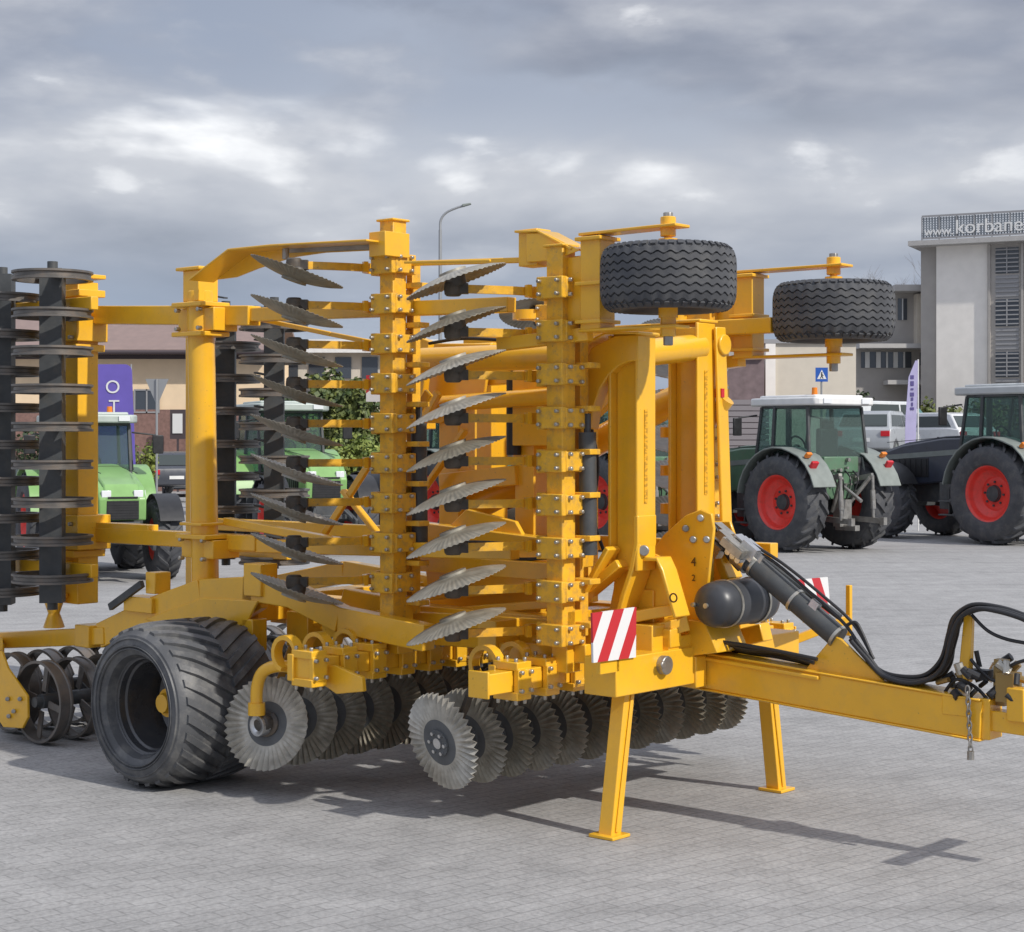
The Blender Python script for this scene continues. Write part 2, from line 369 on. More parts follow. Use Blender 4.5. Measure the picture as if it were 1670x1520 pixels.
# ---- disc blade: fluted rim, flat centre, hub and bolts on one side
def disc_mesh(n, amp, scal, dish, Rr=.268, plain=False):
    mb = MB(); per = 4; seg = n * per
    rad = [.07, .128, .145, .185, .225, Rr]
    for side in (1, -1):
        rows = []
        for i, r in enumerate(rad):
            q = []
            for j in range(seg):
                t = 2 * math.pi * j / seg
                k = max(0, (r - .14) / (Rr - .14)); wv = (0, 1, 0, -1)[j % 4]
                rr = r * (1 + scal * wv * (1 if i == len(rad) - 1 else 0))
                y = dish * (r / Rr) ** 2 + amp * wv * min(1, k * 1.4) + side * .003 * (1 - .7 * k)
                q.append((rr * math.cos(t), y, rr * math.sin(t)))
            rows.append(mb.add(q))
        for i, (a, b) in enumerate(zip(rows, rows[1:])):
            mb.cur = 1 if i < 1 and not plain else 0
            for j in range(seg):
                q = (a + j, b + j, b + (j + 1) % seg, a + (j + 1) % seg); mb.face(*(q if side < 0 else q[::-1]))
        if side > 0: r1 = rows[-1]
        else:
            mb.cur = 0
            for j in range(seg): mb.face(r1 + j, rows[-1] + j, rows[-1] + (j + 1) % seg, r1 + (j + 1) % seg)
    mb.cur = 0 if plain else 1; mb.cyl((0, -.012, 0), (0, .012, 0), .075, seg=24)
    mb.cur = 2
    mb.lathe([(0, .085), (.036, .085), (.05, .074), (.055, .03), (.075, .02), (.075, .004), (0, .004)], 20)
    mb.cur = 3
    if plain: return mb
    for j in range(6):
        t = math.pi / 3 * j
        mb.cyl((.058 * math.cos(t), -.026, .058 * math.sin(t)), (.058 * math.cos(t), -.008, .058 * math.sin(t)), .011, seg=6)
    mb.cyl((0, -.02, 0), (0, -.010, 0), .03, seg=14)
    return mb
HUBM = mat('greasy_hub_paint', (.06, .052, .045), .5, var=.3, vscale=20, dirt=(.17, .13, .09), dirt_amt=.7)
DMS = []
for i in range(3):                       # three wears of each blade; the lightest also paints sun on first ground discs
    dm = mat('disc_steel', [(.46, .44, .39), (.35, .33, .28), (.28, .26, .21)][i], .46, metal=.3, var=.25, vscale=11 + 3 * i, dirt=(.22, .185, .135), dirt_amt=.5 + .12 * i, bump=.12)
    for (nn, am, sc_, di) in ((40, .0125, .014, .02), (56, .0028, .0022, .05)):
        _d0 = disc_mesh(nn, am, sc_, di, .268 if nn == 40 else .282, nn != 40).build('disc', [dm, DISCIN, HUBM, BRIGHT], None, ang=50); DMS.append(_d0.data); bpy.data.objects.remove(_d0)
DC = V((-.44, 0, -.37))                  # disc centre seen from the gang beam
def arm_mesh(hs, loop_only=False):                        # coiled spring arm from clamp to hub
    mb = MB(); pts = []
    for i in range(0, 15):
        t = R(-30 + 20.5 * i); pts.append(V((-.175 + .092 * math.cos(t), 0, .065 + .092 * math.sin(t))))
    mb.ribbon(pts, (0, .062, 0), .026)
    mb.cyl((-.09, -.04, .035), (-.09, .04, .035), .02, seg=8)
    if loop_only: return mb
    mb.cur = 1; mb.ribbon([V((-.250, 0, .05)), V((-.275, 0, -.06)), V((-.33, 0, -.18)), V((-.39, 0, -.29)), V((-.43, 0, -.35))], (0, .045, 0), .022)
    mb.cur = 2; mb.lathe([(0, -.04), (.036, -.04), (.046, -.03), (.05, .0), (.046, .03), (.036, .04), (0, .04)], 18, c=DC); mb.box(DC + V((.035, 0, .03)), (.07, .055, .06), Matrix.Rotation(R(-40), 3, 'Y'))
    return mb
_arms = {}; CAMB = 17
o = arm_mesh(-1, True).build('spring_arm', YEL, None); LOOPME = o.data; bpy.data.objects.remove(o)
for hs in (1, -1):
    for wg, mm in ((False, HUBM), (True, YELD)):
        o = arm_mesh(hs).build('spring_arm', [YEL, mm, HUBM], None, bevel=0); _arms[(hs, wg)] = o.data; bpy.data.objects.remove(o)
def gang(n, sp, phi, hs, y0, ends, sect=.11, m=YEL, wing_=False, camb=12):
    mb = MB()
    mb.box((0, (ends[0] + ends[1]) / 2, 0), (sect, ends[1] - ends[0], sect))
    for e_ in ends: mb.box((0, e_, 0), (sect + .03, .014, sect + .03))
    for i in range(n):
        y = y0 + i * sp; hy = y + hs * .085
        mb.cur = 0
        mb.box((.005, hy, .078), (.17, .115, .045)); mb.box((.005, hy, -.078), (.17, .115, .045))     # clamp jaws
        mb.box((-.085, hy, .0), (.05, .125, .15)); mb.box((.078, hy, 0), (.035, .105, .14))
        mb.cur = 1
        for a in (-1, 1):
            for b in (-1, 1):
                mb.cyl((.09 if a > 0 else .06, hy + b * .038, a * .048), (.118, hy + b * .038, a * .048), .013, seg=6)
                mb.cyl((a * .062, hy + b * .035, -.085), (a * .062, hy + b * .035, -.125), .012, seg=6)
                mb.cyl((a * .062, hy + b * .035, .085), (a * .062, hy + b * .035, .120), .012, seg=6)
    o = mb.build('disc_gang', [m, BRASS], H, bevel=.005)
    for i in range(n):
        y = y0 + i * sp; j = rnd.uniform(-2, 2)
        a = bpy.data.objects.new('spring_arm', LOOPME if (i == 0 and hs < 0 and not wing_) else _arms[(hs, wing_)]); C.objects.link(a); a.parent = o; a.location = (0, y + hs * .085, 0)
        d = bpy.data.objects.new('disc', DMS[2 * (0 if (i == 0 and not wing_) else rnd.choice((0, 1, 1, 2) if wing_ else (1, 2, 2))) + (1 if wing_ else 0)]); C.objects.link(d); d.parent = o; d.location = (DC.x, y, DC.z)
        d.rotation_euler = (Matrix.Rotation(R(phi + j * .5), 3, 'Z') @ Matrix.Rotation(R(camb * hs + j * .4), 3, 'X') @ Matrix.Rotation(0 if hs > 0 else math.pi, 3, 'Z') @ Matrix.Rotation(R(rnd.uniform(0, 40)), 3, 'Y')).to_euler()
    return o
SP = .234
g1 = gang(12, SP, -5, 1, 0, (-.17, 11 * SP + .2)); g1.location = (-.46, -1.13, .80)
g2 = gang(11, SP, 19, -1, 0, (-.12, 10 * SP + .3)); g2.location = (-1.68, -1.28, .79)
W2 = .230
g3 = gang(9, W2, -14, 1, 0, (-.14, 1.98), m=YELD, wing_=True, camb=14); g3.location = (-.35, -.77, 2.95); g3.rotation_euler = (R(-90), 0, 0)
g4 = gang(9, W2, 13, -1, 0, (-.34, 2.02), m=YELD, wing_=True, camb=14); g4.location = (-1.61, -.77, 2.99); g4.rotation_euler = (R(-90), 0, 0)
g5 = gang(9, W2, -14, 1, 0, (-.15, 1.93), m=YELD, wing_=True, camb=14); g5.location = (-.45, .74, 1.10); g5.rotation_euler = (R(90), 0, 0)
g6 = gang(9, W2, 13, -1, 0, (-.15, 1.93), m=YELD, wing_=True, camb=14); g6.location = (-1.66, .77, 1.12); g6.rotation_euler = (R(90), 0, 0)
# the outermost rear disc hangs on its own gooseneck, with a deflector beside it
mb = MB()
gp = [(-.03, -.02, -.03), (-.18, -.03, -.02), (-.30, -.05, -.02), (-.40, -.07, -.06), (-.44, -.08, -.15), (-.445, -.08, -.27)]
mb.tube(smooth([V(p) for p in gp], 5), .036, 12); mb.cyl((-.445, -.08, -.24), (-.445, -.08, -.31), .05, seg=14)
mb.cur = 1; mb.lathe([(0, -.075), (.030, -.075), (.036, -.085), (.060, -.085), (.062, -.03)], 24, c=(-.44, 0, -.372))
mb.build('gooseneck_arm', [YEL, BRIGHT], H, ang=60).location = (-1.68, -1.28, .79)
mb = MB(); mb.prism([pv(505, 1090, -1.27), pv(545, 1085, -1.27), pv(590, 1105, -1.27), pv(592, 1128, -1.27), pv(548, 1132, -1.27), pv(520, 1112, -1.27)], (0, .03, 0))
mb.build('deflector_plate', YEL, H, bevel=.005)

# ---- rollers
def ring_mesh(Ro=.27, wd=.062, th=.034, sp=.075):
    mb = MB(); h = wd / 2
    mb.lathe([(Ro - th, -h), (Ro, -h), (Ro, -h + .014), (Ro - .45 * th, -h + .02), (Ro - .45 * th, h - .02), (Ro, h - .014), (Ro, h), (Ro - th, h)], 44, close=True)
    for k in range(4):
        t = math.pi / 2 * k + .3
        mb.bar((.07 * math.cos(t), 0, .07 * math.sin(t)), ((Ro - .02) * math.cos(t), 0, (Ro - .02) * math.sin(t)), .012, sp, (math.sin(t), 0, -math.cos(t)))
    return mb
o = ring_mesh().build('packer_ring', RING, None, ang=40); RINGME = o.data; bpy.data.objects.remove(o)
o = ring_mesh(.278, .10, .018, .045).build('packer_ring', RING, None, ang=40); RINGME2 = o.data; bpy.data.objects.remove(o)
def roller(n, sp, y0, ends, rad, me, loc, rot, m=DARK):
    mb = MB(); mb.tube([(0, ends[0], 0), (0, ends[1], 0)], rad, 4 if rad > .07 else 16)
    mb.cyl((0, ends[0] - .05, 0), (0, ends[1] + .05, 0), .035, seg=12)
    for i in range(n):                   # scraper lugs between the rings
        mb.bar((.0, y0 + i * sp + sp * .5, 0), (-.16, y0 + i * sp + sp * .62, .05), .012, .05)
    o = mb.build('packer_roller', m, H); o.location = loc; o.rotation_euler = rot
    for i in range(n):
        r = bpy.data.objects.new('packer_ring', me); C.objects.link(r); r.parent = o; r.location = (0, y0 + i * sp, 0); r.rotation_euler = (0, rnd.uniform(0, 6), 0)
    return o
roller(9, .254, 0, (-.05, 2.2), .105, RINGME, (-4.52, -1.10, 3.165), (R(-90), 0, 0))
roller(9, .254, .12, (-.05, 2.25), .105, RINGME, (-5.12, -1.10, 3.165), (R(-90), 0, 0))
roller(8, .254, .0, (-.02, 1.95), .105, RINGME, (-4.55, .90, 1.15), (R(90), 0, 0))
roller(8, .254, .12, (-.02, 1.95), .105, RINGME, (-5.12, .90, 1.15), (R(90), 0, 0))
roller(11, .26, 0, (-.02, 2.75), .05, RINGME2, (-4.60, -1.12, .29), (0, 0, 0))
roller(11, .26, .13, (-.02, 2.75), .05, RINGME2, (-5.15, -1.12, .29), (0, 0, 0))

# ---- wing frames
def wing(s):
    mb = MB()
    P = lambda px, py: pv(px, py, -.66)
    if s < 0:
        mb.bar(P(148, 514), P(415, 515), .11, .125); mb.bar(P(405, 514), P(835, 497), .075, .085)
        mb.bar(P(110, 869), P(425, 886), .10, .10); mb.bar(P(345, 888), P(840, 900), .08, .085); mb.bar(P(150, 857), P(250, 862), .09, .05)
        mb.bar(P(370, 850), P(560, 885), .07, .05)
        x0 = pv(130, 720, -.72).x
        mb.bar((x0, -.72, .92), (x0, -.72, 3.16), .17, .20, (1, 0, 0))                 # roller post
        xb = pv(327, 600, -.77).x
        mb.tube([(xb - .0, -.77, 3.02), (xb + .05, -.77, 1.05)], .088, 20)             # round bar
        mb.box((xb, -.77, 3.05), (.16, .16, .20)); mb.box((xb, -.77, 3.16), (.24, .22, .022)); mb.box((xb, -.77, 2.93), (.30, .24, .03)); mb.box((xb, -.77, 2.74), (.30, .24, .03))
        mb.box((xb, -.71, 2.835), (.36, .20, .15)); mb.box((xb + .04, -.77, 1.44), (.30, .24, .03)); mb.box((xb + .03, -.77, 1.52), (.22, .22, .02)); mb.box((xb + .04, -.72, 1.36), (.32, .22, .12))
        mb.box((x0, -.72, 2.83), (.30, .26, .17)); mb.box((x0, -.72, 2.70), (.26, .24, .05)); mb.box((x0, -.72, 2.96), (.26, .24, .05)); mb.box((x0, -.72, 3.08), (.30, .22, .05))
        mb.box((x0, -.72, 1.42), (.34, .28, .24)); mb.box((x0, -.72, 1.27), (.24, .26, .05)); mb.box((x0, -.72, 3.2), (.26, .26, .03))
        for z in (1.18, 2.98): mb.bar((x0 - .5, -.95, z), (x0 + .5, -.95, z), .06, .09)  # roller end brackets
        for z in (1.18, 2.98): mb.bar((x0, -.98, z), (x0, -.7, z), .09, .09)
        for (xx, zz) in ((x0, 2.83), (x0, 1.42), (xb, 2.835), (xb + .04, 1.36)):
            mb.cur = 1
            for a in (-.11, .11):
                for b in (-.06, .06): mb.cyl((xx + a, -.85, zz + b), (xx + a, -.89, zz + b), .016, seg=6)
            mb.cur = 0
        # diagonal stays
        mb.bar(pv(612, 742, -.5), pv(528, 872, -.5), .03, .045); mb.bar(pv(700, 640, -.5), pv(640, 740, -.5), .03, .06)
        mb.bar(pv(560, 800, -.5), pv(640, 900, -.5), .05, .03)
        mb.path([pv(420, 520, -.55), pv(540, 545, -.55), pv(625, 562, -.55)], .02, .03)
    else:
        for z in (2.72, 1.42): mb.bar((-2.3, .62, z), (.1, .62, z), .08, .09)
        mb.bar((-5.1, .6, .95), (-5.1, .6, 3.0), .12, .14, (1, 0, 0))
        for z in (1.2, 3.02): mb.bar((-5.3, .74, z), (-4.2, .74, z), .05, .06); mb.bar((-5.1, .6, z), (-5.1, .76, z), .08, .07)
        for z in (2.72, 1.42): mb.bar((-2.25, .62, 1.42), (-2.25, .62, 2.72), .07, .07, (1, 0, 0))
        mb.bar((-5.1, .62, 1.42), (-2.2, .62, 1.42), .08, .09)
    return mb.build('wing_frame', [YEL, BRASS], H, bevel=.006)
wing(-1); wing(1)
# cross stubs from each disc row back to the wing frame
mb = MB()
for (bu, zt) in ((-.35, 2.95), (-1.61, 2.99)):
    for k in range(9):
        z = zt - k * W2 - .085
        mb.box((bu + .085, -.67, z + .05), (.14, .09, .03)); mb.box((bu - .13, -.66, z - .03), (.2, .06, .03))
        mb.box((bu - .02, -.655, z), (.06, .09, .06))
    mb.bar((bu, -.60, zt + .1), (bu, -.60, zt - 1.95), .07, .05, (1, 0, 0))
mb.build('clamp_row', YELD, H, bevel=.004)
for (px_, v_) in ((683, -.62), (958, -.66)):             # dark breakaway hoses beside the beams
    a = pv(px_, 690 if px_ < 700 else 705, v_); b = pv(px_ + 2, 905, v_)
    mb = MB(); mb.cyl(a, b, .047, seg=14); mb.cyl(a + V((0, 0, .1)), a, .02, seg=10); mb.build('hydraulic_cylinder', DARK, H)

# ---- side deflector folded over the rear of the near wing, and the bracket at the front one
mb = MB()
mb.ribbon([pv(618, 394, -.95), pv(540, 398, -.95), pv(462, 402, -.95), pv(392, 409, -.95), pv(328, 458, -.95)], (0, .20, 0), .012)
mb.prism([pv(x, y, -.86) for x, y in ((330, 459), (393, 411), (462, 405), (615, 397), (615, 408), (530, 412), (475, 420), (420, 438), (385, 452))], (0, .014, 0))
mb.cur = 1; mb.bar(pv(620, 402, -.86), pv(470, 408, -.86), .03, .035); mb.cyl(pv(466, 405, -.95), pv(466, 423, -.95), .022, seg=8)
mb.cur = 0; mb.box(pv(635, 400, -.85), (.13, .2, .14))
mb.build('side_deflector', [YEL, STEEL], H, bevel=.003)
mb = MB(); mb.box(pv(872, 405, -.72), (.13, .12, .20)); mb.ribbon([pv(856, 380, -.72), pv(893, 379, -.72), pv(948, 408, -.72)], (0, .18, 0), .014)
mb.prism([pv(858, 380, -.80), pv(890, 380, -.80), pv(945, 408, -.80), pv(900, 425, -.80), pv(858, 428, -.80)], (0, .012, 0))
mb.bar(pv(660, 430, -.7), pv(860, 424, -.7), .03, .03); mb.bar(pv(660, 428, -.9), pv(800, 425, -.9), .015, .015)
mb.build('front_deflector_bracket', YEL, H, bevel=.004)

# ---- support wheels at the wing fronts
def support_tyre():
    mb = MB(); Ro = .336
    half = [(.336, .0), (.336, .06), (.333, .095), (.326, .122), (.312, .146), (.290, .162), (.262, .168), (.232, .160), (.205, .135)]
    mb.lathe([(r, -a) for r, a in half[::-1]] + half[1:], 72)
    def cr(y):
        y = abs(y)
        for (r0, a0), (r1, a1) in zip(half, half[1:]):
            if y <= a1: return r0 + (r1 - r0) * (y - a0) / (a1 - a0)
        return half[-1][0]
    nz = 34; seg = nz * 6; ys = [-.117, -.078, -.039, 0, .039, .078, .117]; amp = .0075; hw = .0145
    for q_, y in enumerate(ys):
        rows = []
        for j in range(seg):
            t = 2 * math.pi * j / seg; z = math.sin(2 * math.pi * (j / 6)) * amp; c = math.cos(t); s = math.sin(t); q = []
            for (dy, dr) in ((-hw - .003, -.008), (-hw, .010), (hw, .010), (hw + .003, -.008)):
                r = cr(y + dy) + dr; q.append((r * c, y + dy + z, r * s))
            rows.append(mb.add(q))
        for a, b in zip(rows, rows[1:] + rows[:1]):
            for i in range(3): mb.face(a + i, a + i + 1, b + i + 1, b + i)
    for sgn in (-1, 1):
        for k in range(44):
            t = 2 * math.pi * (k + .25 * sgn) / 44; c = math.cos(t); s = math.sin(t)
            mb.box((.306 * c, sgn * .146, .306 * s), (.03, .024, .026), Matrix.Rotation(-t, 3, 'Y') @ Matrix.Rotation(sgn * R(-38), 3, 'Z'))
    return mb
def support_wheel(loc, s):
    hub = MB(); hub.cyl((0, -.2, 0), (0, .2, 0), .05, seg=16); hub.cyl((0, -.11, 0), (0, .11, 0), .09, seg=20)
    hub.cyl((0, .2, 0), (0, .27, 0), .022, seg=10); hub.cyl((0, -.29, 0), (0, -.2, 0), .035, seg=10)
    o = hub.build('support_wheel', YEL, H); o.location = loc; o.rotation_euler = (R(90), 0, R(rnd.uniform(0, 40)))
    support_tyre().build('tyre', RUB, o, ang=30)
    r = MB(); r.lathe([(.205, -.13), (.19, -.12), (.18, -.06), (.08, -.03), (.08, .03), (.18, .06), (.19, .12), (.205, .13)], 40); r.build('rim', YELD, o)
    return o
sw1 = V((.345, -.76, 2.877)); sw2 = V((.40, .77, 2.79))
support_wheel(sw1, -1); support_wheel(sw2, 1)
def fork(c, s, back):
    mb = MB(); p = V((c.x - back, c.y + s * .02, c.z))
    mb.box((p.x, p.y, p.z + .0), (.13, .13, .50)); 
    for z in (.235, .0, -.2): mb.box((p.x, p.y, p.z + z), (.17, .18, .02))
    for z in (.262, -.245):
        mb.ribbon([V((p.x - .08, p.y, p.z + z)), V((c.x - .08, c.y, c.z + z)), V((c.x + .09, c.y, c.z + z))], (0, .13, 0), .016)
        mb.cyl((c.x, c.y, c.z + z - .05), (c.x, c.y, c.z + z + .05), .04, seg=12)
    mb.box((p.x - .12, p.y, p.z - .02), (.2, .08, .34))
    mb.bar(V((p.x - .05, p.y, p.z - .26)), V((p.x - .6, p.y - s * .1, p.z - .30)), .07, .07)
    mb.cur = 1; mb.cyl((c.x, c.y, c.z + .28), (c.x, c.y, c.z + .335), .026, seg=6); mb.cyl((c.x, c.y, c.z - .34), (c.x, c.y, c.z - .28), .026, seg=6)
    return mb.build('wheel_fork', [YEL, STEEL], H, bevel=.004)
fork(sw1, 1, .47); fork(sw2, -1, .56)

# ---- front frame: two channel masts, their head, cross tube and rams
mb = MB()
def mast(uf, v, z0, z1, lean=0.0, w_=.165, dp=.165):
    a = V((uf, v, z0)); b = V((uf + lean, v, z1)); ax = V((0, 1, 0))
    mb.bar(a, b, .020, w_, ax)                                                        # front flange
    mb.bar(a + V((-dp, -.045, 0)), b + V((-dp, -.045, 0)), .02, .075, ax)            # rear flange
    mb.bar(a + V((-dp / 2, -.02, 0)), b + V((-dp / 2, -.02, 0)), .01 + dp - .03, .018, ax)                # web
    mb.bar(a + V((-dp / 2, .075, 0)), b + V((-dp / 2, .075, 0)), .01 + dp - .03, .018, ax)
mast(-.03, -.45, 1.36, 2.62, 0, .165, .18); mb.box((-.11, -.42, 2.625), (.19, .17, .02))
ub = pv(1150, 700, .2).x
mast(ub, .2, 1.30, 2.72, 0, .175, .19); mb.box((ub - .08, .22, 2.73), (.19, .18, .02)); mb.box((ub - .085, .2, 2.66), (.15, .16, .07))
mb.cyl((ub + .06, .32, 2.60), (ub - .2, .32, 2.60), .06, seg=16)
mb.bar((ub + .03, .30, 2.70), (ub + .05, .34, 1.5), .02, .10, (0, 1, 0))
mb.prism([pv(x, y, -.535) for x, y in ((936, 640), (945, 598), (966, 566), (1004, 547), (1040, 546), (1040, 588), (1024, 590), (1008, 597), (992, 612), (978, 634), (968, 662), (962, 700), (936, 700))], (0, .08, 0))
mb.bar(pv(950, 690, -.48), pv(905, 780, -.48), .07, .09)
mb.ribbon([pv(936, 650, -.46), pv(943, 598, -.46), pv(965, 564, -.46), pv(1003, 544, -.46), pv(1058, 544, -.46)], (0, .19, 0), .016)
mb.build('folding_mast', YEL, H, bevel=.007)
mb = MB()
mb.cyl(pv(1030, 578, -.42), pv(1140, 566, .2), .075, seg=20)
mb.cyl(pv(1145, 628, .48), pv(738, 848, .12), .085, seg=20)
mb.cyl(pv(985, 578, -.2), pv(690, 588, -.25), .078, seg=20); mb.cyl(pv(985, 640, -.1), pv(700, 660, -.1), .05, seg=16)
mb.cyl(pv(1185, 650, .35), pv(1100, 760, .30), .05, seg=14)
mb.build('cross_tube', YEL, H)
# central tower behind the discs
mb = MB()
for (px_, v_, y0, y1, wd) in ((747, .1, 575, 960, .17), (868, .1, 560, 1000, .15), (800, .5, 560, 960, .16), (930, .35, 540, 980, .14), (690, .25, 560, 700, .12)):
    a = pv(px_, y0, v_); b = pv(px_, y1, v_); mb.bar(V((a.x, v_, b.z)), V((a.x, v_, a.z)), wd, wd, (1, 0, 0))
mb.bar(pv(726, 788, .05), pv(850, 775, .05), .12, .12); mb.bar(pv(690, 620, .1), pv(1000, 600, .1), .1, .12)
mb.bar(pv(690, 870, -.3), pv(960, 905, -.3), .1, .14); mb.bar(pv(660, 915, -.35), pv(940, 935, -.35), .1, .10)
mb.prism([pv(690, 900, -.3), pv(760, 830, -.3), pv(840, 850, -.3), pv(900, 960, -.3), pv(700, 980, -.3)], (0, .03, 0))
mb.prism([pv(690, 560, .0), pv(800, 560, .0), pv(790, 640, .0), pv(720, 690, .0), pv(690, 690, .0)], (0, .03, 0))
mb.box((-.95, .12, 1.75), (.20, .14, 1.3)); mb.box((-1.15, .0, 2.25), (.34, .10, .45)); mb.box((-1.0, -.05, 1.35), (.5, .10, .26)); mb.prism([pv(x, y, -.15) for x, y in ((672, 545), (700, 556), (690, 640), (660, 700), (650, 690), (668, 620))], (0, .05, 0)); mb.prism([pv(x, y, -.15) for x, y in ((700, 930), (830, 905), (890, 950), (880, 1010), (700, 1030))], (0, .06, 0))
mb.bar(pv(700, 1000, -.35), pv(900, 985, -.35), .06, .05); mb.bar(pv(715, 640, -.2), pv(665, 735, -.2), .04, .05)
mb.bar(pv(760, 700, -.1), pv(690, 800, -.1), .05, .03); mb.bar(pv(955, 690, -.1), pv(1010, 640, -.1), .06, .05); mb.bar(pv(945, 700, -.3), pv(1000, 620, -.3), .06, .07)
mb.build('fold_tower', YEL, H, bevel=.006)
mb = MB()
for (px_, y0, y1, v_) in ((838, 618, 742, .0),): mb.cyl(pv(px_, y0, v_), pv(px_, y1, v_), .045, seg=14)
mb.cyl(pv(838, 600, 0), pv(838, 618, 0), .02, seg=10); mb.build('hydraulic_cylinder', BLACK, H)

# ---- chassis
mb = MB()
for v_ in (-.42, .42):
    mb.bar((.05, v_, .98), (-3.0, v_, .98), .15, .19)
mb.box((0, 0, .84), (.21, 1.76, .20)); mb.box((-.9, 0, .98), (.14, 1.5, .16)); mb.box((-2.1, 0, .96), (.16, 1.6, .16)); mb.box((-2.9, 0, 1.0), (.16, 1.5, .16))
mb.bar(pv(672, 1022, -.5), pv(1000, 1042, -.5), .10, .19); mb.bar(pv(800, 1062, -.7), pv(960, 1066, -.7), .05, .10)
# near rear arm: up and over the wheel, down to the roller
A = -.86
mb.path([pv(170, 1036, A), pv(262, 992, A), pv(335, 966, A), pv(420, 962, A)], .10, .17); mb.path([pv(405, 958, A), pv(480, 970, A), pv(560, 1010, A), pv(700, 1040, A)], .10, .15)
mb.bar(pv(-40, 1046, A), pv(180, 1036, A), .12, .115)
mb.box(pv(150, 1036, A), (.16, .17, .15)); mb.box(pv(240, 985, A), (.30, .16, .10)); mb.box(pv(258, 950, A), (.10, .13, .14)); mb.box(pv(425, 945, A), (.16, .14, .20)); mb.box(pv(415, 1035, A), (.10, .12, .20))
mb.bar(pv(330, 1010, A + .15), pv(420, 1000, A + .15), .1, .15); mb.bar(pv(305, 985, A), pv(350, 1050, A), .05, .04); mb.bar(pv(340, 1045, A + .05), pv(430, 985, A + .05), .06, .05)
mb.prism([pv(235, 1010, A - .06), pv(330, 975, A - .06), pv(420, 980, A - .06), pv(400, 1020, A - .06), pv(300, 1028, A - .06)], (0, .02, 0))
# far rear arm
mb.path([V((-5.0, .86, .85)), V((-3.7, .86, 1.1)), V((-2.4, .86, 1.0))], .1, .16)
mb.box(pv(500, 1025, -.55), (.2, .16, .22)); mb.prism([pv(560, 960, -.6), pv(640, 975, -.6), pv(660, 1045, -.6), pv(590, 1060, -.6), pv(545, 1020, -.6)], (0, .08, 0))
# spool on the rear arm
sp_ = pv(88, 1035, A - .02)
mb.lathe([(.0, .0), (.075, .0), (.055, .06), (.04, .10), (.075, .20), (.10, .21), (.10, .235), (0, .235)], 20, c=(sp_.x, sp_.y, sp_.z + .05), ax='z')
# uprights carrying the two near wing rows
for (bu, zt) in ((-.35, 1.0), (-1.61, 1.0)): mb.bar((bu, -.72, .82), (bu, -.72, zt + .15), .13, .11, (1, 0, 0))
mb.build('chassis_frame', YEL, H, bevel=.006)
mb = MB(); mb.bar(pv(180, 990, A - .09), pv(232, 952, A - .09), .03, .045); mb.build('rear_ram', DARK, H)
# roller side plate, near rear corner
q = [(-18, 1060), (2, 1062), (12, 1090), (44, 1135), (45, 1170), (36, 1188), (5, 1186), (-18, 1150)]
mb = MB(); mb.prism([pv(x, y, -1.22) for x, y in q], (0, .02, 0)); mb.bar(pv(-6, 1050, -1.2), pv(-6, 1090, -1.2), .08, .08, (1, 0, 0)); mb.bar(pv(-6, 1052, -1.22), pv(-10, 1050, -.86), .09, .09)
mb.cur = 1
for (x, y) in ((12, 1140), (22, 1160), (32, 1140), (14, 1168)): mb.cyl(pv(x, y, -1.225), pv(x, y, -1.24), .016, seg=8)
mb.build('roller_side_plate', [YEL, STEEL], H, bevel=.004)

# ---- transport wheels
def big_tyre():
    mb = MB(); Ro, W, ri = .472, .76, .285
    mb.lathe(tyre_profile(Ro, W, ri), 80)
    add_lugs(mb, Ro, W, ri, 28, .022, .048, .0, -.335, .42); add_lugs(mb, Ro, W, ri, 28, .022, .048, .0, .335, .42, .5)
    for sg in (-1, 1):
        for r_, y_ in ((.345, .3765), (.362, .3795), (.405, .3755)): mb.lathe([(r_ - .006, sg * (y_ - .004)), (r_ - .002, sg * (y_ + .006)), (r_ + .002, sg * (y_ + .006)), (r_ + .006, sg * (y_ - .004))], 80)
    return mb
o = big_tyre().build('tyre', RUBL, None, ang=32); BT = o.data; bpy.data.objects.remove(o)
mb = MB(); mb.lathe([(.285, -.285), (.300, -.30), (.300, -.287), (.276, -.272), (.270, -.235), (.258, -.225), (.252, -.19), (.254, -.10), (.244, -.085), (.240, -.0), (.225, .012), (.20, .03), (.10, .035), (.10, .05), (.24, .06), (.262, .2), (.285, .29)], 64)
mb.cur = 1
o = mb.build('rim', mat('black_rim_paint', (.05, .052, .058), .26, var=.2, vscale=6, dirt=(.09, .085, .08), dirt_amt=.5, coat=.3), None); BR = o.data; bpy.data.objects.remove(o)
def transport_wheel(v, s):
    mb = MB(); mb.cyl((0, -.13, 0), (0, .2, 0), .085, seg=24); mb.cyl((0, -.02, 0), (0, .035, 0), .13, .14, seg=28); mb.cyl((0, -.17, 0), (0, -.13, 0), .055, .065, seg=20)
    mb.cur = 1
    for k in range(8): t = math.pi / 4 * k; mb.cyl((.11 * math.cos(t), -.05, .11 * math.sin(t)), (.11 * math.cos(t), .0, .10 * math.sin(t)), .014, seg=6)
    o = mb.build('transport_wheel', [YEL, STEEL], H); o.location = (-2.86, v, .485); o.rotation_euler = (0, R(rnd.uniform(0, 30)), 0 if s < 0 else R(180))
    for nm, me in (('tyre', BT), ('rim', BR)):
        c = bpy.data.objects.new(nm, me); C.objects.link(c); c.parent = o
for v_, s in ((-1.30, -1), (1.30, 1)): transport_wheel(v_, s)
mb = MB(); mb.box((-2.86, 0, .485), (.12, 2.7, .12)); mb.bar((-2.78, -.55, .5), (-2.6, -.5, .95), .1, .12, (1, 0, 0)); mb.bar((-2.78, .55, .5), (-2.6, .5, .95), .1, .12, (1, 0, 0))
mb.build('axle', YEL, H, bevel=.005)

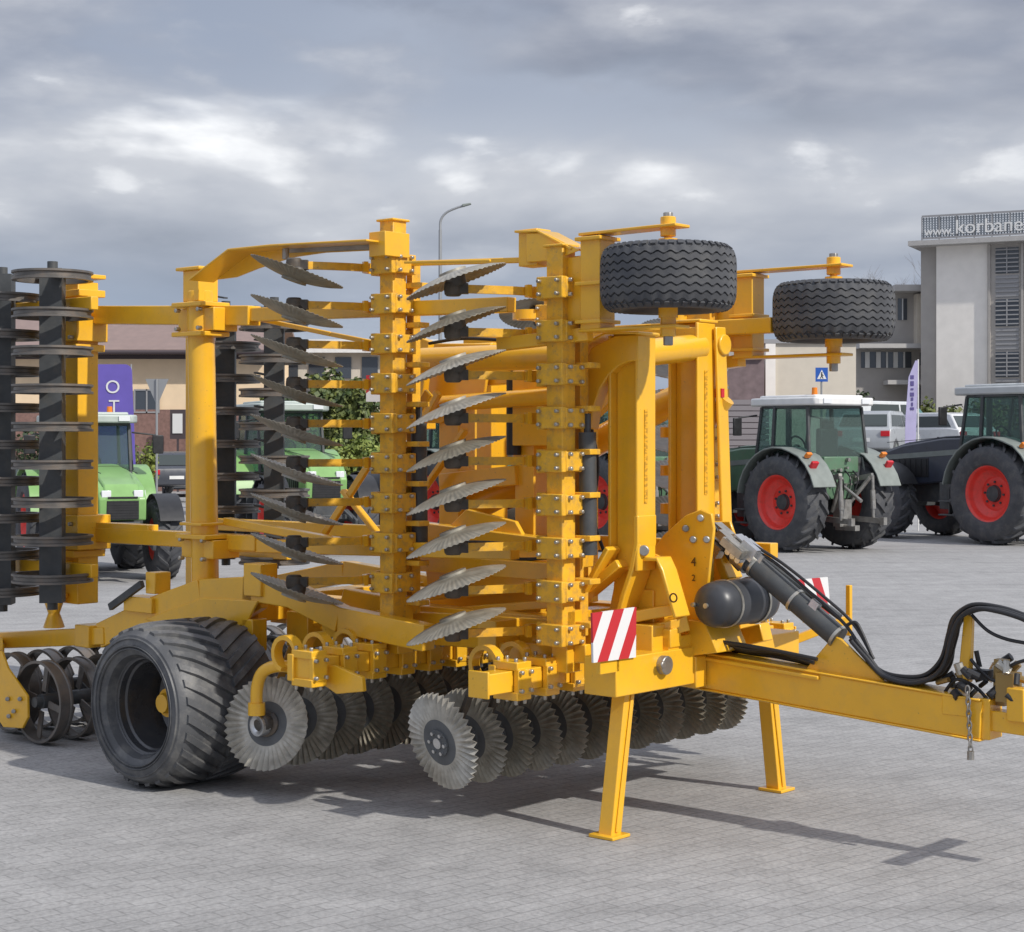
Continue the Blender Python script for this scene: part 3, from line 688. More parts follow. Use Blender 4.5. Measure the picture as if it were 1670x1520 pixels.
# ---- headstock: gussets round the foot of the masts
mb = MB()
mb.ribbon([pv(1052, 840, -.45), pv(1052, 885, -.45), pv(1045, 925, -.45), pv(1030, 970, -.45), pv(1012, 1040, -.45)], (0, .168, 0), .03)
mb.prism([pv(x, y, -.40) for x, y in ((1005, 885), (1050, 885), (1043, 925), (1028, 970), (1015, 1035), (985, 1035), (1000, 960))], (0, .03, 0))
mb.bar(pv(1000, 893, -.55), pv(947, 985, -.55), .03, .11, (0, 1, 0)); mb.bar(pv(1018, 918, -.5), pv(958, 968, -.5), .12, .05, (0, 0, 1))
mb.ribbon([pv(1046, 911, -.42), pv(1082, 911, -.42), pv(1090, 930, -.42), pv(1112, 1006, -.42)], (0, .13, 0), .022)
mb.bar(pv(1030, 1006, -.47), pv(1115, 990, -.30), .08, .06); mb.bar(pv(1040, 1035, -.45), pv(1120, 1015, -.25), .1, .08)
mb.prism([pv(1060, 900, -.36), pv(1086, 912, -.36), pv(1104, 1000, -.36), pv(1040, 1006, -.36)], (0, .02, 0))
for v_ in (-.17, .13):
    mb.prism([pv(1058, 905, -.17), pv(1082, 872, -.17), pv(1118, 840, -.17), pv(1142, 831, -.17), pv(1160, 838, -.17), pv(1164, 862, -.17), pv(1158, 920, -.17), pv(1150, 1000, -.17), pv(1110, 1070, -.17), pv(1060, 1070, -.17)], (0, .022, 0)) if v_ < 0 else \
    mb.prism([pv(1090, 905, .13), pv(1130, 850, .13), pv(1190, 850, .13), pv(1200, 880, .13), pv(1180, 1000, .13), pv(1150, 1060, .13), pv(1100, 1060, .13)], (0, .022, 0))
mb.bar(pv(1152, 870, -.05), pv(1150, 960, -.05), .05, .10, (0, 1, 0))
mb.bar(pv(1178, 905, .1), pv(1195, 945, .1), .05, .14, (0, 1, 0)); mb.bar(pv(1180, 890, .1), pv(1196, 912, .1), .06, .08, (0, 1, 0))
mb.box(pv(1090, 1070, -.2), (.30, .40, .26)); mb.box((-.16, -.1, 1.08), (.26, .55, .34)); mb.box((-.20, -.1, 1.32), (.16, .5, .16)); mb.box((.02, -.35, 1.0), (.16, .1, .1))
mb.box(pv(1112, 1092, -.14), (.26, .10, .17)); mb.prism([pv(1122, 1010, -.2), pv(1150, 1015, -.2), pv(1170, 1065, -.2), pv(1120, 1070, -.2)], (0, .3, 0))
mb.bar(pv(1190, 1045, .3), pv(1250, 1030, .3), .1, .1)
mb.cur = 1
mb.cyl(pu(1078, 1084, .10), pu(1078, 1084, .10) + V((.045, 0, 0)), .05, seg=20); mb.cyl(pu(1078, 1084, .14), pu(1078, 1084, .14) + V((.02, 0, 0)), .022, seg=6); mb.cyl(pv(1050, 898, -.5), pv(1050, 898, -.35), .03, seg=12)
for (x, y) in ((1142, 845), (1130, 880), (1152, 880), (1118, 862)): mb.cyl(pv(x, y, -.19), pv(x, y, -.17), .02, seg=10)
mb.build('headstock', [YEL, STEEL], H, bevel=.006)
mkb = mat('dark_marking', (.10, .05, .01), .5)
for s_, (x, y), sz in (('4', (1131, 917), .07), ('2', (1131, 943), .05)):
    p = pv(x, y, -.176); text('marking', s_, sz, mkb, H, p, (R(90), 0, 0), .001)
# narrow vertical rows of pierced marks down the mast flanges
def print_mat():
    m = bpy.data.materials.new('pierced_mark_print'); m.use_nodes = True; t = m.node_tree; p = t.nodes['Principled BSDF']; co = t.nodes.new('ShaderNodeTexCoord')
    mp = t.nodes.new('ShaderNodeMapping'); mp.inputs['Scale'].default_value = (1, 26, 62); n = t.nodes.new('ShaderNodeTexNoise'); n.inputs['Scale'].default_value = 1; n.inputs['Detail'].default_value = 1
    r = t.nodes.new('ShaderNodeValToRGB'); r.color_ramp.elements[0].position = .47; r.color_ramp.elements[1].position = .53; r.color_ramp.elements[0].color = (.76, .39, .015, 1); r.color_ramp.elements[1].color = (.48, .24, .014, 1)
    t.links.new(co.outputs['Object'], mp.inputs[0]); t.links.new(mp.outputs[0], n.inputs['Vector']); t.links.new(n.outputs['Fac'], r.inputs[0]); t.links.new(r.outputs[0], p.inputs['Base Color']); p.inputs['Roughness'].default_value = .45; return m
PM = print_mat()
for (uf, v_, za, zb) in ((-.018, -.45, 1.72, 2.22), (ub + .0125, .2, 1.75, 2.45)):
    mb = MB(); mb.box((uf, v_ - .01, (za + zb) / 2), (.004, .026, zb - za)); mb.build('mast_marking', PM, H)
mb = MB(); p = pv(1098, 975, -.49); mb.lathe([(.018, 0), (.026, 0), (.026, .003), (.018, .003)], 20, close=True, c=p); mb.build('round_marking', mkb, H)

# ---- black air tank
a = pv(1152, 988, -.32); b = V((a.x + .02, a.y + .56, a.z - .01))
mb = MB(); d = (b - a)
prof = [(0, 0), (.05, .004), (.09, .02), (.115, .05), (.124, .09), (.124, .5), (.115, .54), (.09, .565), (0, .58)]
mb.lathe(prof, 32, c=a); mb.build('air_tank', mat('air_tank_paint', (.045, .048, .055), .38, var=.15, vscale=8), H, ang=50)
mb = MB()
for t in (.15, .42): mb.lathe([(.125, t), (.130, t), (.130, t + .018), (.125, t + .018)], 32, close=True, c=a)
mb.cyl(a + V((.0, -.012, .0)), a + V((0, .01, 0)), .014, seg=10); mb.cyl(a + V((-.085, -.01, .0)), a + V((-.085, .04, 0)), .012, seg=10)
mb.build('tank_strap', BRASS, H)

# ---- drawbar and tow eye
mb = MB(); q0 = pv(1080, 1078, 0); q1 = pv(1612, 1172, 0)
mb.bar(q0, q1, .17, .185); dr = (q1 - q0).normalized()
mb.bar(pv(1150, 1074, -.095), pv(1335, 1106, -.095), .02, .022)
mb.bar(q0 + V((0, 0, .098)), q1 + V((0, 0, .098)), .19, .012); mb.bar(q0 - V((0, 0, .098)), q1 - V((0, 0, .098)), .19, .012)
mb.prism([pv(1310, 1095, -.05), pv(1352, 1045, -.05), pv(1362, 1038, -.05), pv(1372, 1042, -.05), pv(1442, 1112, -.05)], (0, .02, 0)); mb.prism([pv(1310, 1095, .03), pv(1352, 1045, .03), pv(1362, 1038, .03), pv(1372, 1042, .03), pv(1442, 1112, .03)], (0, .02, 0))
e1 = q1 + dr * .02
mb.box(pv(1612, 1170, 0), (.08, .14, .20)); q2 = q1 + V((.62, 0, -.02)); mb.bar(q1, q2, .10, .10); mb.box(q1 + V((.26, 0, .0)), (.07, .12, .24)); mb.box(q1 + V((.17, -.02, .09)), (.09, .10, .16))
mb.bar(q2, q2 + V((.16, 0, 0)), .09, .05)
mb.bar(pv(1574, 1112, 0), pv(1581, 1003, 0), .05, .06, (1, 0, 0), .035, .045); mb.box(pv(1560, 1150, -.07), (.14, .04, .10))
mb.bar(V((q2.x - .1, -.35, q2.z)), V((q2.x - .1, .35, q2.z)), .06, .06)
mb.build('drawbar', YEL, H, bevel=.006)
mb = MB()                                # couplings, sockets and valve block on the drawbar end
for i in range(26):
    p = pv(rnd.uniform(1545, 1668), rnd.uniform(1085, 1138), rnd.uniform(-.1, .12)); ax = V((rnd.uniform(-1, 1), rnd.uniform(-.4, .4), rnd.uniform(-.6, 1))).normalized()
    mb.cur = rnd.choice((0, 0, 1, 2)); mb.cyl(p, p + ax * rnd.uniform(.04, .10), rnd.uniform(.012, .024), seg=8)
mb.cur = 2; mb.box(pv(1645, 1120, 0), (.09, .10, .14)); mb.bar(pv(1632, 1150, .02), pv(1634, 1075, .02), .05, .06, (1, 0, 0)); mb.cur = 0; mb.box(pv(1600, 1100, 0), (.10, .06, .05))
mb.build('hose_couplings', [BLACK, BRASS, mat('tarnished_brass', (.33, .22, .08), .4, metal=.6)], H)
mb = MB()                                # safety chain
c0 = pv(1578, 1125, -.11); c1 = pv(1583, 1222, -.11); nl = 11
for i in range(nl):
    p = c0.lerp(c1, i / (nl - 1)); rot = Matrix.Rotation(R(90 * (i % 2)), 3, 'Z'); pts = []
    for j in range(13):
        t = 2 * math.pi * j / 12; pts.append(p + rot @ V((.011 * math.cos(t), 0, .021 * math.sin(t))))
    mb.tube(pts, .0042, 6, caps=False)
mb.cyl(c1 - V((0, 0, .05)), c1 - V((0, 0, .01)), .018, seg=8)
mb.build('safety_chain', STEEL, H)

# ---- main lift ram with its valve block
mb = MB(); r0 = pv(1172, 872, -.02); r1 = pv(1375, 1046, -.01); dd = (r1 - r0).normalized()
mb.cyl(r0.lerp(r1, .26), r0.lerp(r1, .97), .060, seg=24)
mb.cyl(r0.lerp(r1, .26) + V((0, .1, .02)), r0.lerp(r1, .9) + V((0, .1, .06)), .018, seg=10)
mb.cur = 1; mb.cyl(r0.lerp(r1, .0), r0.lerp(r1, .28), .034, seg=16)
mb.cyl(r0.lerp(r1, .17), r0.lerp(r1, .27), .075, seg=20)
rot = dd.to_track_quat('X', 'Z').to_matrix()
for i in range(12):
    p = r0.lerp(r1, rnd.uniform(.02, .30)) + V((rnd.uniform(-.05, .05), rnd.uniform(-.09, .09), rnd.uniform(-.07, .08)))
    mb.cur = rnd.choice((1, 1, 2)); mb.box(p, (rnd.uniform(.07, .15), rnd.uniform(.04, .08), rnd.uniform(.04, .08)), rot)
for t in (.30, .62, .95): mb.cur = 2; mb.cyl(r0.lerp(r1, t), r0.lerp(r1, t + .018), .066, seg=24)
for t in (.36, .80): mb.cur = 1; mb.box(r0.lerp(r1, t) + V((0, -.02, .075)), (.05, .04, .05), rot)
for t in (.16, .20, .24): mb.cur = 1; mb.cyl(r0.lerp(r1, t) + V((0, -.10, 0)), r0.lerp(r1, t) + V((0, .10, 0)), .018, seg=8)
mb.build('lift_ram', [DARK, BRIGHT, BRASS], H)
# ---- hoses
main = [(1390, 1040), (1412, 1068), (1440, 1098), (1480, 1108), (1515, 1104), (1540, 1080), (1552, 1040), (1563, 1006), (1590, 990), (1630, 993), (1675, 1008), (1720, 1030)]
for i in range(9):
    v_ = -.07 + .02 * i; dx = rnd.uniform(-6, 6); dy = rnd.uniform(-5, 6)
    k = 1.0 if i % 3 else .0
    pts = [pv(x + dx * k + rnd.uniform(-2, 2), y + dy + rnd.uniform(-2, 2), v_) for x, y in (main if i < 5 else main[4:])]
    if i >= 5: pts = [pv(1330, 1088 + 2 * i - 8, v_), pv(1440, 1108, v_)] + pts
    mb = MB(); mb.tube(smooth(pts), .0125, 8); mb.build('hydraulic_hose', HOSE, H, ang=80)
low_ = [(1148, 1030), (1170, 1046), (1215, 1058), (1270, 1066), (1330, 1080)]
for i in range(6):
    v_ = -.10 + .035 * i; pts = [pv(x + rnd.uniform(-3, 3), y - 3 + i * 1.6 + rnd.uniform(-3, 3), v_) for x, y in low_]
    mb = MB(); mb.tube(smooth(pts), .011, 8); mb.build('hydraulic_hose', HOSE, H, ang=80)
for pts in ([(1585, 1003), (1610, 1028), (1640, 1042), (1680, 1050)], [(1583, 1075), (1602, 1096), (1625, 1110), (1650, 1085), (1680, 1075)], [(1380, 1020), (1395, 1015), (1405, 1030), (1420, 1065)],
            [(1160, 880), (1158, 930), (1150, 1000), (1160, 1040)], [(1210, 888), (1260, 915), (1320, 965), (1375, 1015), (1400, 1050)], [(1222, 885), (1275, 918), (1340, 970), (1392, 1018), (1425, 1075)], [(1150, 840), (1168, 862), (1185, 905), (1205, 930)], [(1540, 1130), (1560, 1108), (1590, 1120), (1610, 1140)]):
    mb = MB(); mb.tube(smooth([pv(x, y, -.03) for x, y in pts]), .009, 8); mb.build('hydraulic_hose', HOSE, H, ang=80)

for k_, pts in enumerate(([(965, 700), (975, 760), (968, 840), (985, 900)],
                          [(700, 560), (760, 552), (850, 556), (940, 552)], [(660, 910), (740, 900), (850, 912), (930, 905)], [(420, 872), (520, 890), (640, 893), (760, 884), (860, 890)])):
    mb = MB(); mb.tube(smooth([pv(x, y, (-.38, -.5, -.6, -.58)[k_]) for x, y in pts]), .010, 8); mb.build('hydraulic_hose', HOSE, H, ang=80)
# ---- support legs
def leg(v, s, top):
    mb = MB(); f = V((0, v, .0)); t = V((.0, v - s * .14, top))
    f.x = .0; mb.bar(f, t, .085, .085, (1, 0, 0)); o = mb
    mb.box((0, v, .010), (.16, .15, .018)); mb.box((t.x, t.y, t.z - .02), (.12, .13, .14))
    mb.bar(f + V((.048, 0, .03)), t + V((.048, 0, -.1)), .022, .008, (1, 0, 0))
    o = mb.build('support_leg', YEL, H, bevel=.006)
    b = MB(); b.cyl((.05, t.y + .0, t.z - .02), (.085, t.y, t.z - .02), .022, seg=10); b.build('locking_pin', STEEL, o)
leg(-.80, -1, .86); leg(.80, 1, .86)

# ---- warning boards
def board(quad, m, nm, back=.012):
    p = quad; mb = MB(); n = (p[1] - p[0]).cross(p[3] - p[0]).normalized() * back
    mb.prism(p, n); o = mb.build(nm, m, H, smooth=False); return o
c = [pu(966, 1000, .12), pu(1038, 990, .12), pu(1037, 1072, .12), pu(968, 1081, .12)]
board(c, stripes('red_white_board', R(28), .155, .35), 'warning_board')
c = [pv(1297, 946, .92), pv(1350, 941, .92), pv(1355, 1000, .92), pv(1312, 1016, .92)]
c = [pu(1297, 946, .30), pu(1350, 941, .30), pu(1355, 1000, .30), pu(1312, 1016, .30)]
board(c, stripes('red_white_board_mirrored', R(-30), .155, .52), 'warning_board')
c = [pv(597, 612, .9), pv(628, 612, .9), pv(628, 655, .9), pv(597, 655, .9)]
board([V((p.x, .9 + (.08 if i in (1, 2) else 0), p.z)) for i, p in enumerate(c)], stripes('red_white_board_rear', R(30), .2, .1), 'warning_board')
mb = MB(); mb.box((.09, -.93, .98), (.03, .16, .22)); mb.build('board_bracket', YEL, H, bevel=.004)
mb = MB(); mb.bar((.0, .85, .85), (.28, 1.15, 1.0), .04, .05); mb.bar((.28, 1.15, .9), (.28, 1.15, 1.2), .03, .03, (1, 0, 0))
mb.build('board_bracket', YEL, H, bevel=.004)
for (x, y, v_) in ((793, 598, -.2), (1172, 641, .3)):
    mb = MB(); mb.box(pv(x, y, v_), (.06, .03, .05)); mb.build('red_marker_lamp', REDL, H)
# ================================================================== tractors
def tractor_tyre(Ro, W, ri, n, h):
    mb = MB(); mb.lathe(tyre_profile(Ro - h, W, ri), 56)
    add_lugs(mb, Ro - h, W, ri, n, h, .06, -.01, -W * .5, .30, 0, 5); add_lugs(mb, Ro - h, W, ri, n, h, .06, .01, W * .5, .30, .5, 5)
    return mb
def tractor_rim(ri, W):                 # outer face towards -y
    mb = MB(); h = W / 2
    mb.lathe([(ri, -h * .70), (ri + .02, -h * .78), (ri - .01, -h * .72), (ri - .035, -h * .60), (ri - .05, -h * .35), (ri - .075, -h * .25), (ri * .62, -h * .05), (ri * .52, -h * .12), (ri * .40, -h * .12), (0, -h * .12)], 44)
    mb.lathe([(ri, h * .7), (ri - .04, h * .4), (ri - .06, 0), (ri * .5, .02), (0, .02)], 44)
    mb.cur = 1; mb.cyl((0, -h * .32, 0), (0, -h * .1, 0), ri * .26, ri * .32, 20)
    for k in range(8): t = math.pi / 4 * k; mb.cyl((ri * .43 * math.cos(t), -h * .2, ri * .43 * math.sin(t)), (ri * .43 * math.cos(t), -h * .1, ri * .43 * math.sin(t)), .022, seg=6)
    return mb
SPEC = dict(Rr=.93, Wr=.60, rr=.50, Rf=.70, Wf=.48, rf=.37, wb=2.75, tr=.86, tf=.84)
def _me(mb, nm, m):
    o = mb.build(nm, m); me = o.data; bpy.data.objects.remove(o); return me
ME_RT = _me(tractor_tyre(SPEC['Rr'], SPEC['Wr'], SPEC['rr'], 20, .05), 'tyre', RUB)
ME_FT = _me(tractor_tyre(SPEC['Rf'], SPEC['Wf'], SPEC['rf'], 18, .045), 'tyre', RUB)
ME_RR = _me(tractor_rim(SPEC['rr'], SPEC['Wr']), 'rim', [RED, DARK])
ME_FR = _me(tractor_rim(SPEC['rf'], SPEC['Wf']), 'rim', [RED, DARK])
def link(nm, me, par, loc=(0, 0, 0), rot=(0, 0, 0)):
    o = bpy.data.objects.new(nm, me); C.objects.link(o); o.parent = par; o.location = loc; o.rotation_euler = rot; return o
def make_tractor(label, paint, fpaint, group='tractors parked behind the harrow', roofm=WHT, rims=None):
    S = SPEC; t = thing('tractor', label, 'tractor', group=group)
    # transmission, engine block, axles
    mb = MB(); mb.box((.6, 0, .95), (2.0, .62, .55)); mb.box((2.2, 0, .95), (1.7, .5, .5)); mb.cyl((0, -.8, S['Rr']), (0, .8, S['Rr']), .17, seg=16)
    mb.bar((S['wb'], -.8, S['Rf']), (S['wb'], .8, S['Rf']), .16, .2); mb.box((2.9, 0, .9), (.9, .45, .4)); mb.box((.9, .62, .85), (1.0, .35, .5)); mb.box((.9, -.62, .85), (1.0, .35, .5))
    for s in (1, -1):
        for z in (.5, .75): mb.box((1.05, s * .88, z), (.42, .22, .03))
        mb.bar((1.05, s * .78, .5), (1.05, s * .78, 1.1), .3, .03, (1, 0, 0))
    mb.build('chassis', DARK, t, bevel=.01)
    # bonnet
    def hood(y, inset):
        return [V((1.10, y, 1.15)), V((1.10, y, 1.98 - inset)), (V((1.7, y, 1.97 - inset))), V((2.7, y, 1.84 - inset)), V((3.35, y, 1.66 - inset)), V((3.52, y, 1.42)), V((3.50, y, 1.05)), V((2.4, y, 1.02))]
    mb = MB(); mb.prism(hood(-.40, .05), (0, .80, 0)); mb.prism(hood(-.30, .0), (0, .60, 0)); ho = mb.build('bonnet', paint, t, bevel=.03)
    mb = MB()
    for s in (1, -1):
        sv = MB(); sv.box((2.52, s * .402, 1.36), (.98, .012, .36))
        for i in range(7): sv.box((2.1 + i * .14, s * .41, 1.36), (.06, .014, .32))
        sv.build('side_vent', BLACK, ho)
    mb.box((3.508, 0, 1.235), (.02, .54, .33))
    for i in range(7): mb.box((3.515, 0, 1.10 + i * .045), (.02, .52, .022))
    mb.build('grille', BLACK, ho)
    mb = MB()
    for s in (1, -1): mb.box((2.25, s * .309, 1.905), (1.9, .008, .012), Matrix.Rotation(R(3.6), 3, 'Y'))
    mb.box((1.9, 0, 1.945), (.012, .6, .012)); mb.box((3.525, 0, 1.44), (.02, .5, .03)); mb.build('bonnet_seam', BLACK, ho)
    for s in (1, -1):
        mb = MB(); mb.box((3.47, s * .27, 1.50), (.06, .16, .12)); mb.build('headlight', LAMP, ho, bevel=.01)
    mb = MB(); mb.box((3.60, 0, .88), (.16, .52, .30)); mb.box((3.55, 0, .72), (.3, .9, .08))
    for s in (1, -1): mb.bar((3.5, s * .38, .8), (4.05, s * .42, .62), .06, .12); mb.bar((3.55, s * .2, .95), (3.95, s * .40, .66), .05, .05)
    mb.build('front_linkage', DARK, t, bevel=.01)
    for s in (1, -1):
        mb = MB(); mb.prism([V((1.25, s * .404, 1.62)), V((1.25, s * .404, 1.72)), V((3.1, s * .404, 1.60)), V((3.2, s * .404, 1.50))], (0, s * .006, 0)); mb.build('side_stripe', GREYP, ho)
        mb = MB(); mb.prism([V((3.15, s * .404, 1.50)), V((3.35, s * .404, 1.56)), V((3.42, s * .404, 1.44)), V((3.2, s * .404, 1.40))], (0, s * .008, 0)); mb.build('side_lamp', LAMP, ho)
    mb = MB(); mb.cyl((1.32, -.50, 1.4), (1.32, -.50, 2.75), .06, seg=14); mb.tube([(1.32, -.50, 2.75), (1.28, -.50, 2.86), (1.2, -.5, 2.9)], .05, 12); mb.build('exhaust_pipe', DARK, t)
    # cab
    zf, zt = 1.28, 2.70
    bt = {'rl': (-.52, .76), 'rr': (-.52, -.76), 'fl': (1.08, .66), 'fr': (1.08, -.66), 'ml': (.42, .82), 'mr': (.42, -.82)}
    tp = {'rl': (-.42, .70), 'rr': (-.42, -.70), 'fl': (.86, .64), 'fr': (.86, -.64), 'ml': (.40, .74), 'mr': (.40, -.74)}
    B = {k: V((a[0], a[1], zf)) for k, a in bt.items()}; T = {k: V((a[0], a[1], zt)) for k, a in tp.items()}
    B['rl'].z = B['rr'].z = 1.62
    mb = MB()
    for k in bt: mb.bar(B[k], T[k], .055 if k[0] != 'm' else .07, .06, (1, 0, 0))
    for a, b in (('rl', 'ml'), ('ml', 'fl'), ('fl', 'fr'), ('fr', 'mr'), ('mr', 'rr'), ('rr', 'rl')):
        mb.bar(T[a], T[b], .05, .05); mb.bar(B[a], B[b], .06, .08)
    mb.box((.3, 0, 1.22), (1.5, 1.3, .2)); mb.box((-.50, 0, 1.50), (.10, 1.2, .5))
    cab = mb.build('cab', DARK, t, bevel=.01)
    mb = MB()
    mb.prism([V((-.72, -.70, 2.72)), V((-.66, -.78, 2.72)), V((.95, -.78, 2.72)), V((1.16, -.66, 2.72)), V((1.16, .66, 2.72)), V((.95, .78, 2.72)), V((-.66, .78, 2.72)), V((-.72, .70, 2.72))], (0, 0, .15))
    mb.box((.2, 0, 2.89), (1.5, 1.25, .06)); mb.build('cab_roof', roofm, cab, bevel=.035)
    for nm, q in (('rear', ('rl', 'rr')), ('fl', ('fl', 'fr')), ('l1', ('rl', 'ml')), ('l2', ('ml', 'fl')), ('r1', ('rr', 'mr')), ('r2', ('mr', 'fr'))):
        a, b = q; mb = MB(); k = mb.add([B[a], B[b], T[b], T[a]]); n = (B[b] - B[a]).cross(T[a] - B[a]).normalized() * .006
        mb = MB(); mb.prism([B[a], B[b], T[b], T[a]], n); mb.build('cab_window', GLASS, cab, smooth=False)
    mb = MB(); mb.box((.0, 0, 1.55), (.5, .5, .16)); mb.box((-.22, 0, 1.95), (.14, .48, .7)); mb.box((-.24, 0, 2.36), (.10, .28, .16)); mb.build('seat', BLACK, cab, bevel=.04)
    mb = MB(); mb.tube([V((.55 + .07 * math.cos(a), .19 * math.sin(a), 1.98 + .17 * math.cos(a))) for a in [2 * math.pi * i / 16 for i in range(17)]], .018, 6, caps=False); mb.bar((.75, 0, 1.4), (.56, 0, 1.98), .08, .08); mb.box((.85, 0, 1.7), (.2, .5, .35)); mb.build('steering_column', BLACK, cab)
    for s in (1, -1):
        mb = MB(); mb.bar((.95, s * .68, 2.55), (1.0, s * 1.12, 2.5), .03, .03); mb.box((1.0, s * 1.15, 2.33), (.05, .2, .34)); mb.build('wing_mirror', BLACK, cab, bevel=.015)
        for x in (-.72, 1.16):
            mb = MB(); mb.box((x, s * .5, 2.80), (.05, .2, .09)); mb.build('work_light', LAMP, cab)
    mb = MB(); mb.cyl((-.45, .55, 2.88), (-.45, .55, 3.05), .06, .05, 12); mb.build('beacon', ORL, cab)
    # rear fenders with lamps
    for s in (1, -1):
        mb = MB(); pts = []
        for i in range(13):
            a = R(8 + i * 13.0); r_ = S['Rr'] + .10 + (.03 if i > 8 else 0); pts.append(V((r_ * math.cos(a), s * .86, S['Rr'] + r_ * math.sin(a) * .98)))
        mb.ribbon(pts, (0, .56, 0), .03)
        mb.prism([V((-.72, s * .60, 1.05)), V((-.55, s * .60, 1.75)), V((.0, s * .60, 1.98)), V((.6, s * .60, 1.75)), V((.8, s * .60, 1.3)), V((.3, s * .60, 1.2))], (0, s * .03, 0))
        f = mb.build('fender', fpaint, t, bevel=.008)
        mb = MB(); mb.box((-.85, s * .98, 1.60), (.06, .16, .20), Matrix.Rotation(R(-35), 3, 'Y')); mb.build('tail_lamp', REDL, f, bevel=.012)
        mb = MB(); mb.box((-.72, s * .98, 1.80), (.06, .13, .11), Matrix.Rotation(R(-45), 3, 'Y')); mb.build('indicator_lamp', ORL, f, bevel=.012)
        mb = MB(); q = [];
        for i in range(9):
            a = R(25 + i * 16); q.append(V((S['wb'] + (S['Rf'] + .07) * math.cos(a), s * .86, S['Rf'] + (S['Rf'] + .07) * math.sin(a))))
        mb.ribbon(q, (0, .42, 0), .02); mb.build('mudguard', BLACK, t)
    # rear three point linkage and back plate
    mb = MB(); mb.box((-.42, 0, 1.25), (.3, .75, .55)); mb.box((-.52, 0, 1.62), (.16, .9, .3)); 
    mb.build('rear_panel', fpaint if fpaint is not GREYP else paint, t, bevel=.02)
    mb = MB()
    for s in (1, -1):
        mb.bar((-.35, s * .30, .62), (-1.25, s * .42, .58), .05, .10); mb.bar((-.45, s * .34, 1.32), (-.98, s * .42, 1.42), .07, .09)
        mb.cyl((-.98, s * .42, 1.42), (-1.0, s * .42, .60), .032, seg=10); mb.cyl((-.98, s * .42, 1.15), (-1.0, s * .42, .8), .05, seg=10)
        mb.cyl((-.5, s * .14, .75), (-.95, s * .38, 1.38), .04, seg=10); mb.bar((-1.3, s * .42, .58), (-1.2, s * .42, .58), .09, .14)
    mb.cyl((-.5, 0, 1.30), (-1.1, 0, .95), .035, seg=10); mb.box((-.75, 0, .45), (.5, .12, .1)); mb.box((-.62, 0, .72), (.18, .30, .5))
    for i in range(10):
        p = V((-.58, rnd.uniform(-.36, .36), rnd.uniform(1.1, 1.72))); mb.cyl(p, p + V((-.10, 0, 0)), rnd.uniform(.02, .04), seg=8)
    mb.build('rear_linkage', STEEL, t)
    for i in range(4):
        y = -.3 + .2 * i; mb = MB(); mb.tube(smooth([V((-.6, y, 1.5)), V((-.78, y + .05, 1.35)), V((-.7, y * .6, 1.05)), V((-.6, y * .5, .9))], 4), .016, 6); mb.build('hydraulic_hose', HOSE, t)
    # wheels
    for s in (1, -1):
        h = MB(); h.cyl((0, -.1, 0), (0, .25, 0), .14, seg=16); o = h.build('rear_wheel', DARK, t); o.location = (0, s * S['tr'], S['Rr'] - .01); o.rotation_euler = (0, R(rnd.uniform(0, 18)), 0 if s < 0 else math.pi)
        link('tyre', ME_RT, o, rot=(0, 0, math.pi)) ; link('rim', ME_RR, o)
        h = MB(); h.cyl((0, -.1, 0), (0, .2, 0), .11, seg=16); o = h.build('front_wheel', DARK, t); o.location = (S['wb'], s * S['tf'], S['Rf'] - .01); o.rotation_euler = (0, R(rnd.uniform(0, 18)), 0 if s < 0 else math.pi)
        link('tyre', ME_FT, o, rot=(0, 0, math.pi)); link('rim', ME_FR, o)
    return t
def put(t, px, py, d, rz, sc=1.0):       # stand the rear axle where the pixel says, on the ground
    p = pw(px, 720, d); t.location = (p.x, p.y, 0); t.rotation_euler = (0, 0, R(rz)); t.scale = (sc,) * 3
AX = 35.0                               # axle line turned this far from the picture plane; bonnets point away to the left
T4 = make_tractor('dark green tractor with white roof and red rims, left of the dark blue tractor', GRN, GREYP)
def rear_at(t, px, d, sc, ax=AX):        # pixel of the near rear wheel's centre
    p = pw(px, 720, d); A = V((math.cos(R(ax)), math.sin(R(ax)), 0)); c = V((p.x, p.y, 0)) + A * (SPEC['tr'] + .2) * sc
    t.location = c; t.rotation_euler = (0, 0, R(ax + 90)); t.scale = (sc,) * 3
rear_at(T4, 1268, 32.4, 1.0)
T5 = make_tractor('dark blue-grey tractor with grey fenders and red rims at the right edge', NAVY, GREYP, roofm=mat('pale_grey_paint', (.5, .52, .52), .4, var=.06)); rear_at(T5, 1612, 34.6, 1.10, 34)
T3 = copy_tree(T4); T3['label'] = 'dark green tractor half hidden behind the two upright masts of the harrow'; rear_at(T3, 972, 32.6, 1.0)
T2 = copy_tree(T4); T2['label'] = 'dark green tractor hidden behind the middle disc columns, showing a red rim and cab glass'; rear_at(T2, 700, 33.0, .98)
T1 = make_tractor('light green tractor facing right, seen between the two left posts of the harrow', LGRN, LGRN, roofm=mat('grey_green_roof', (.42, .47, .44), .4, var=.06))
p = pw(138, 720, 28.0); T1.location = (p.x, p.y, 0); T1.rotation_euler = (0, 0, R(-66)); T1.scale = (.86,) * 3
T6 = copy_tree(T1); T6['label'] = 'light green tractor facing right, behind the left column of dark discs'; p = pw(455, 720, 34.5); T6.location = (p.x, p.y, 0); T6.rotation_euler = (0, 0, R(-68)); T6.scale = (.97,) * 3

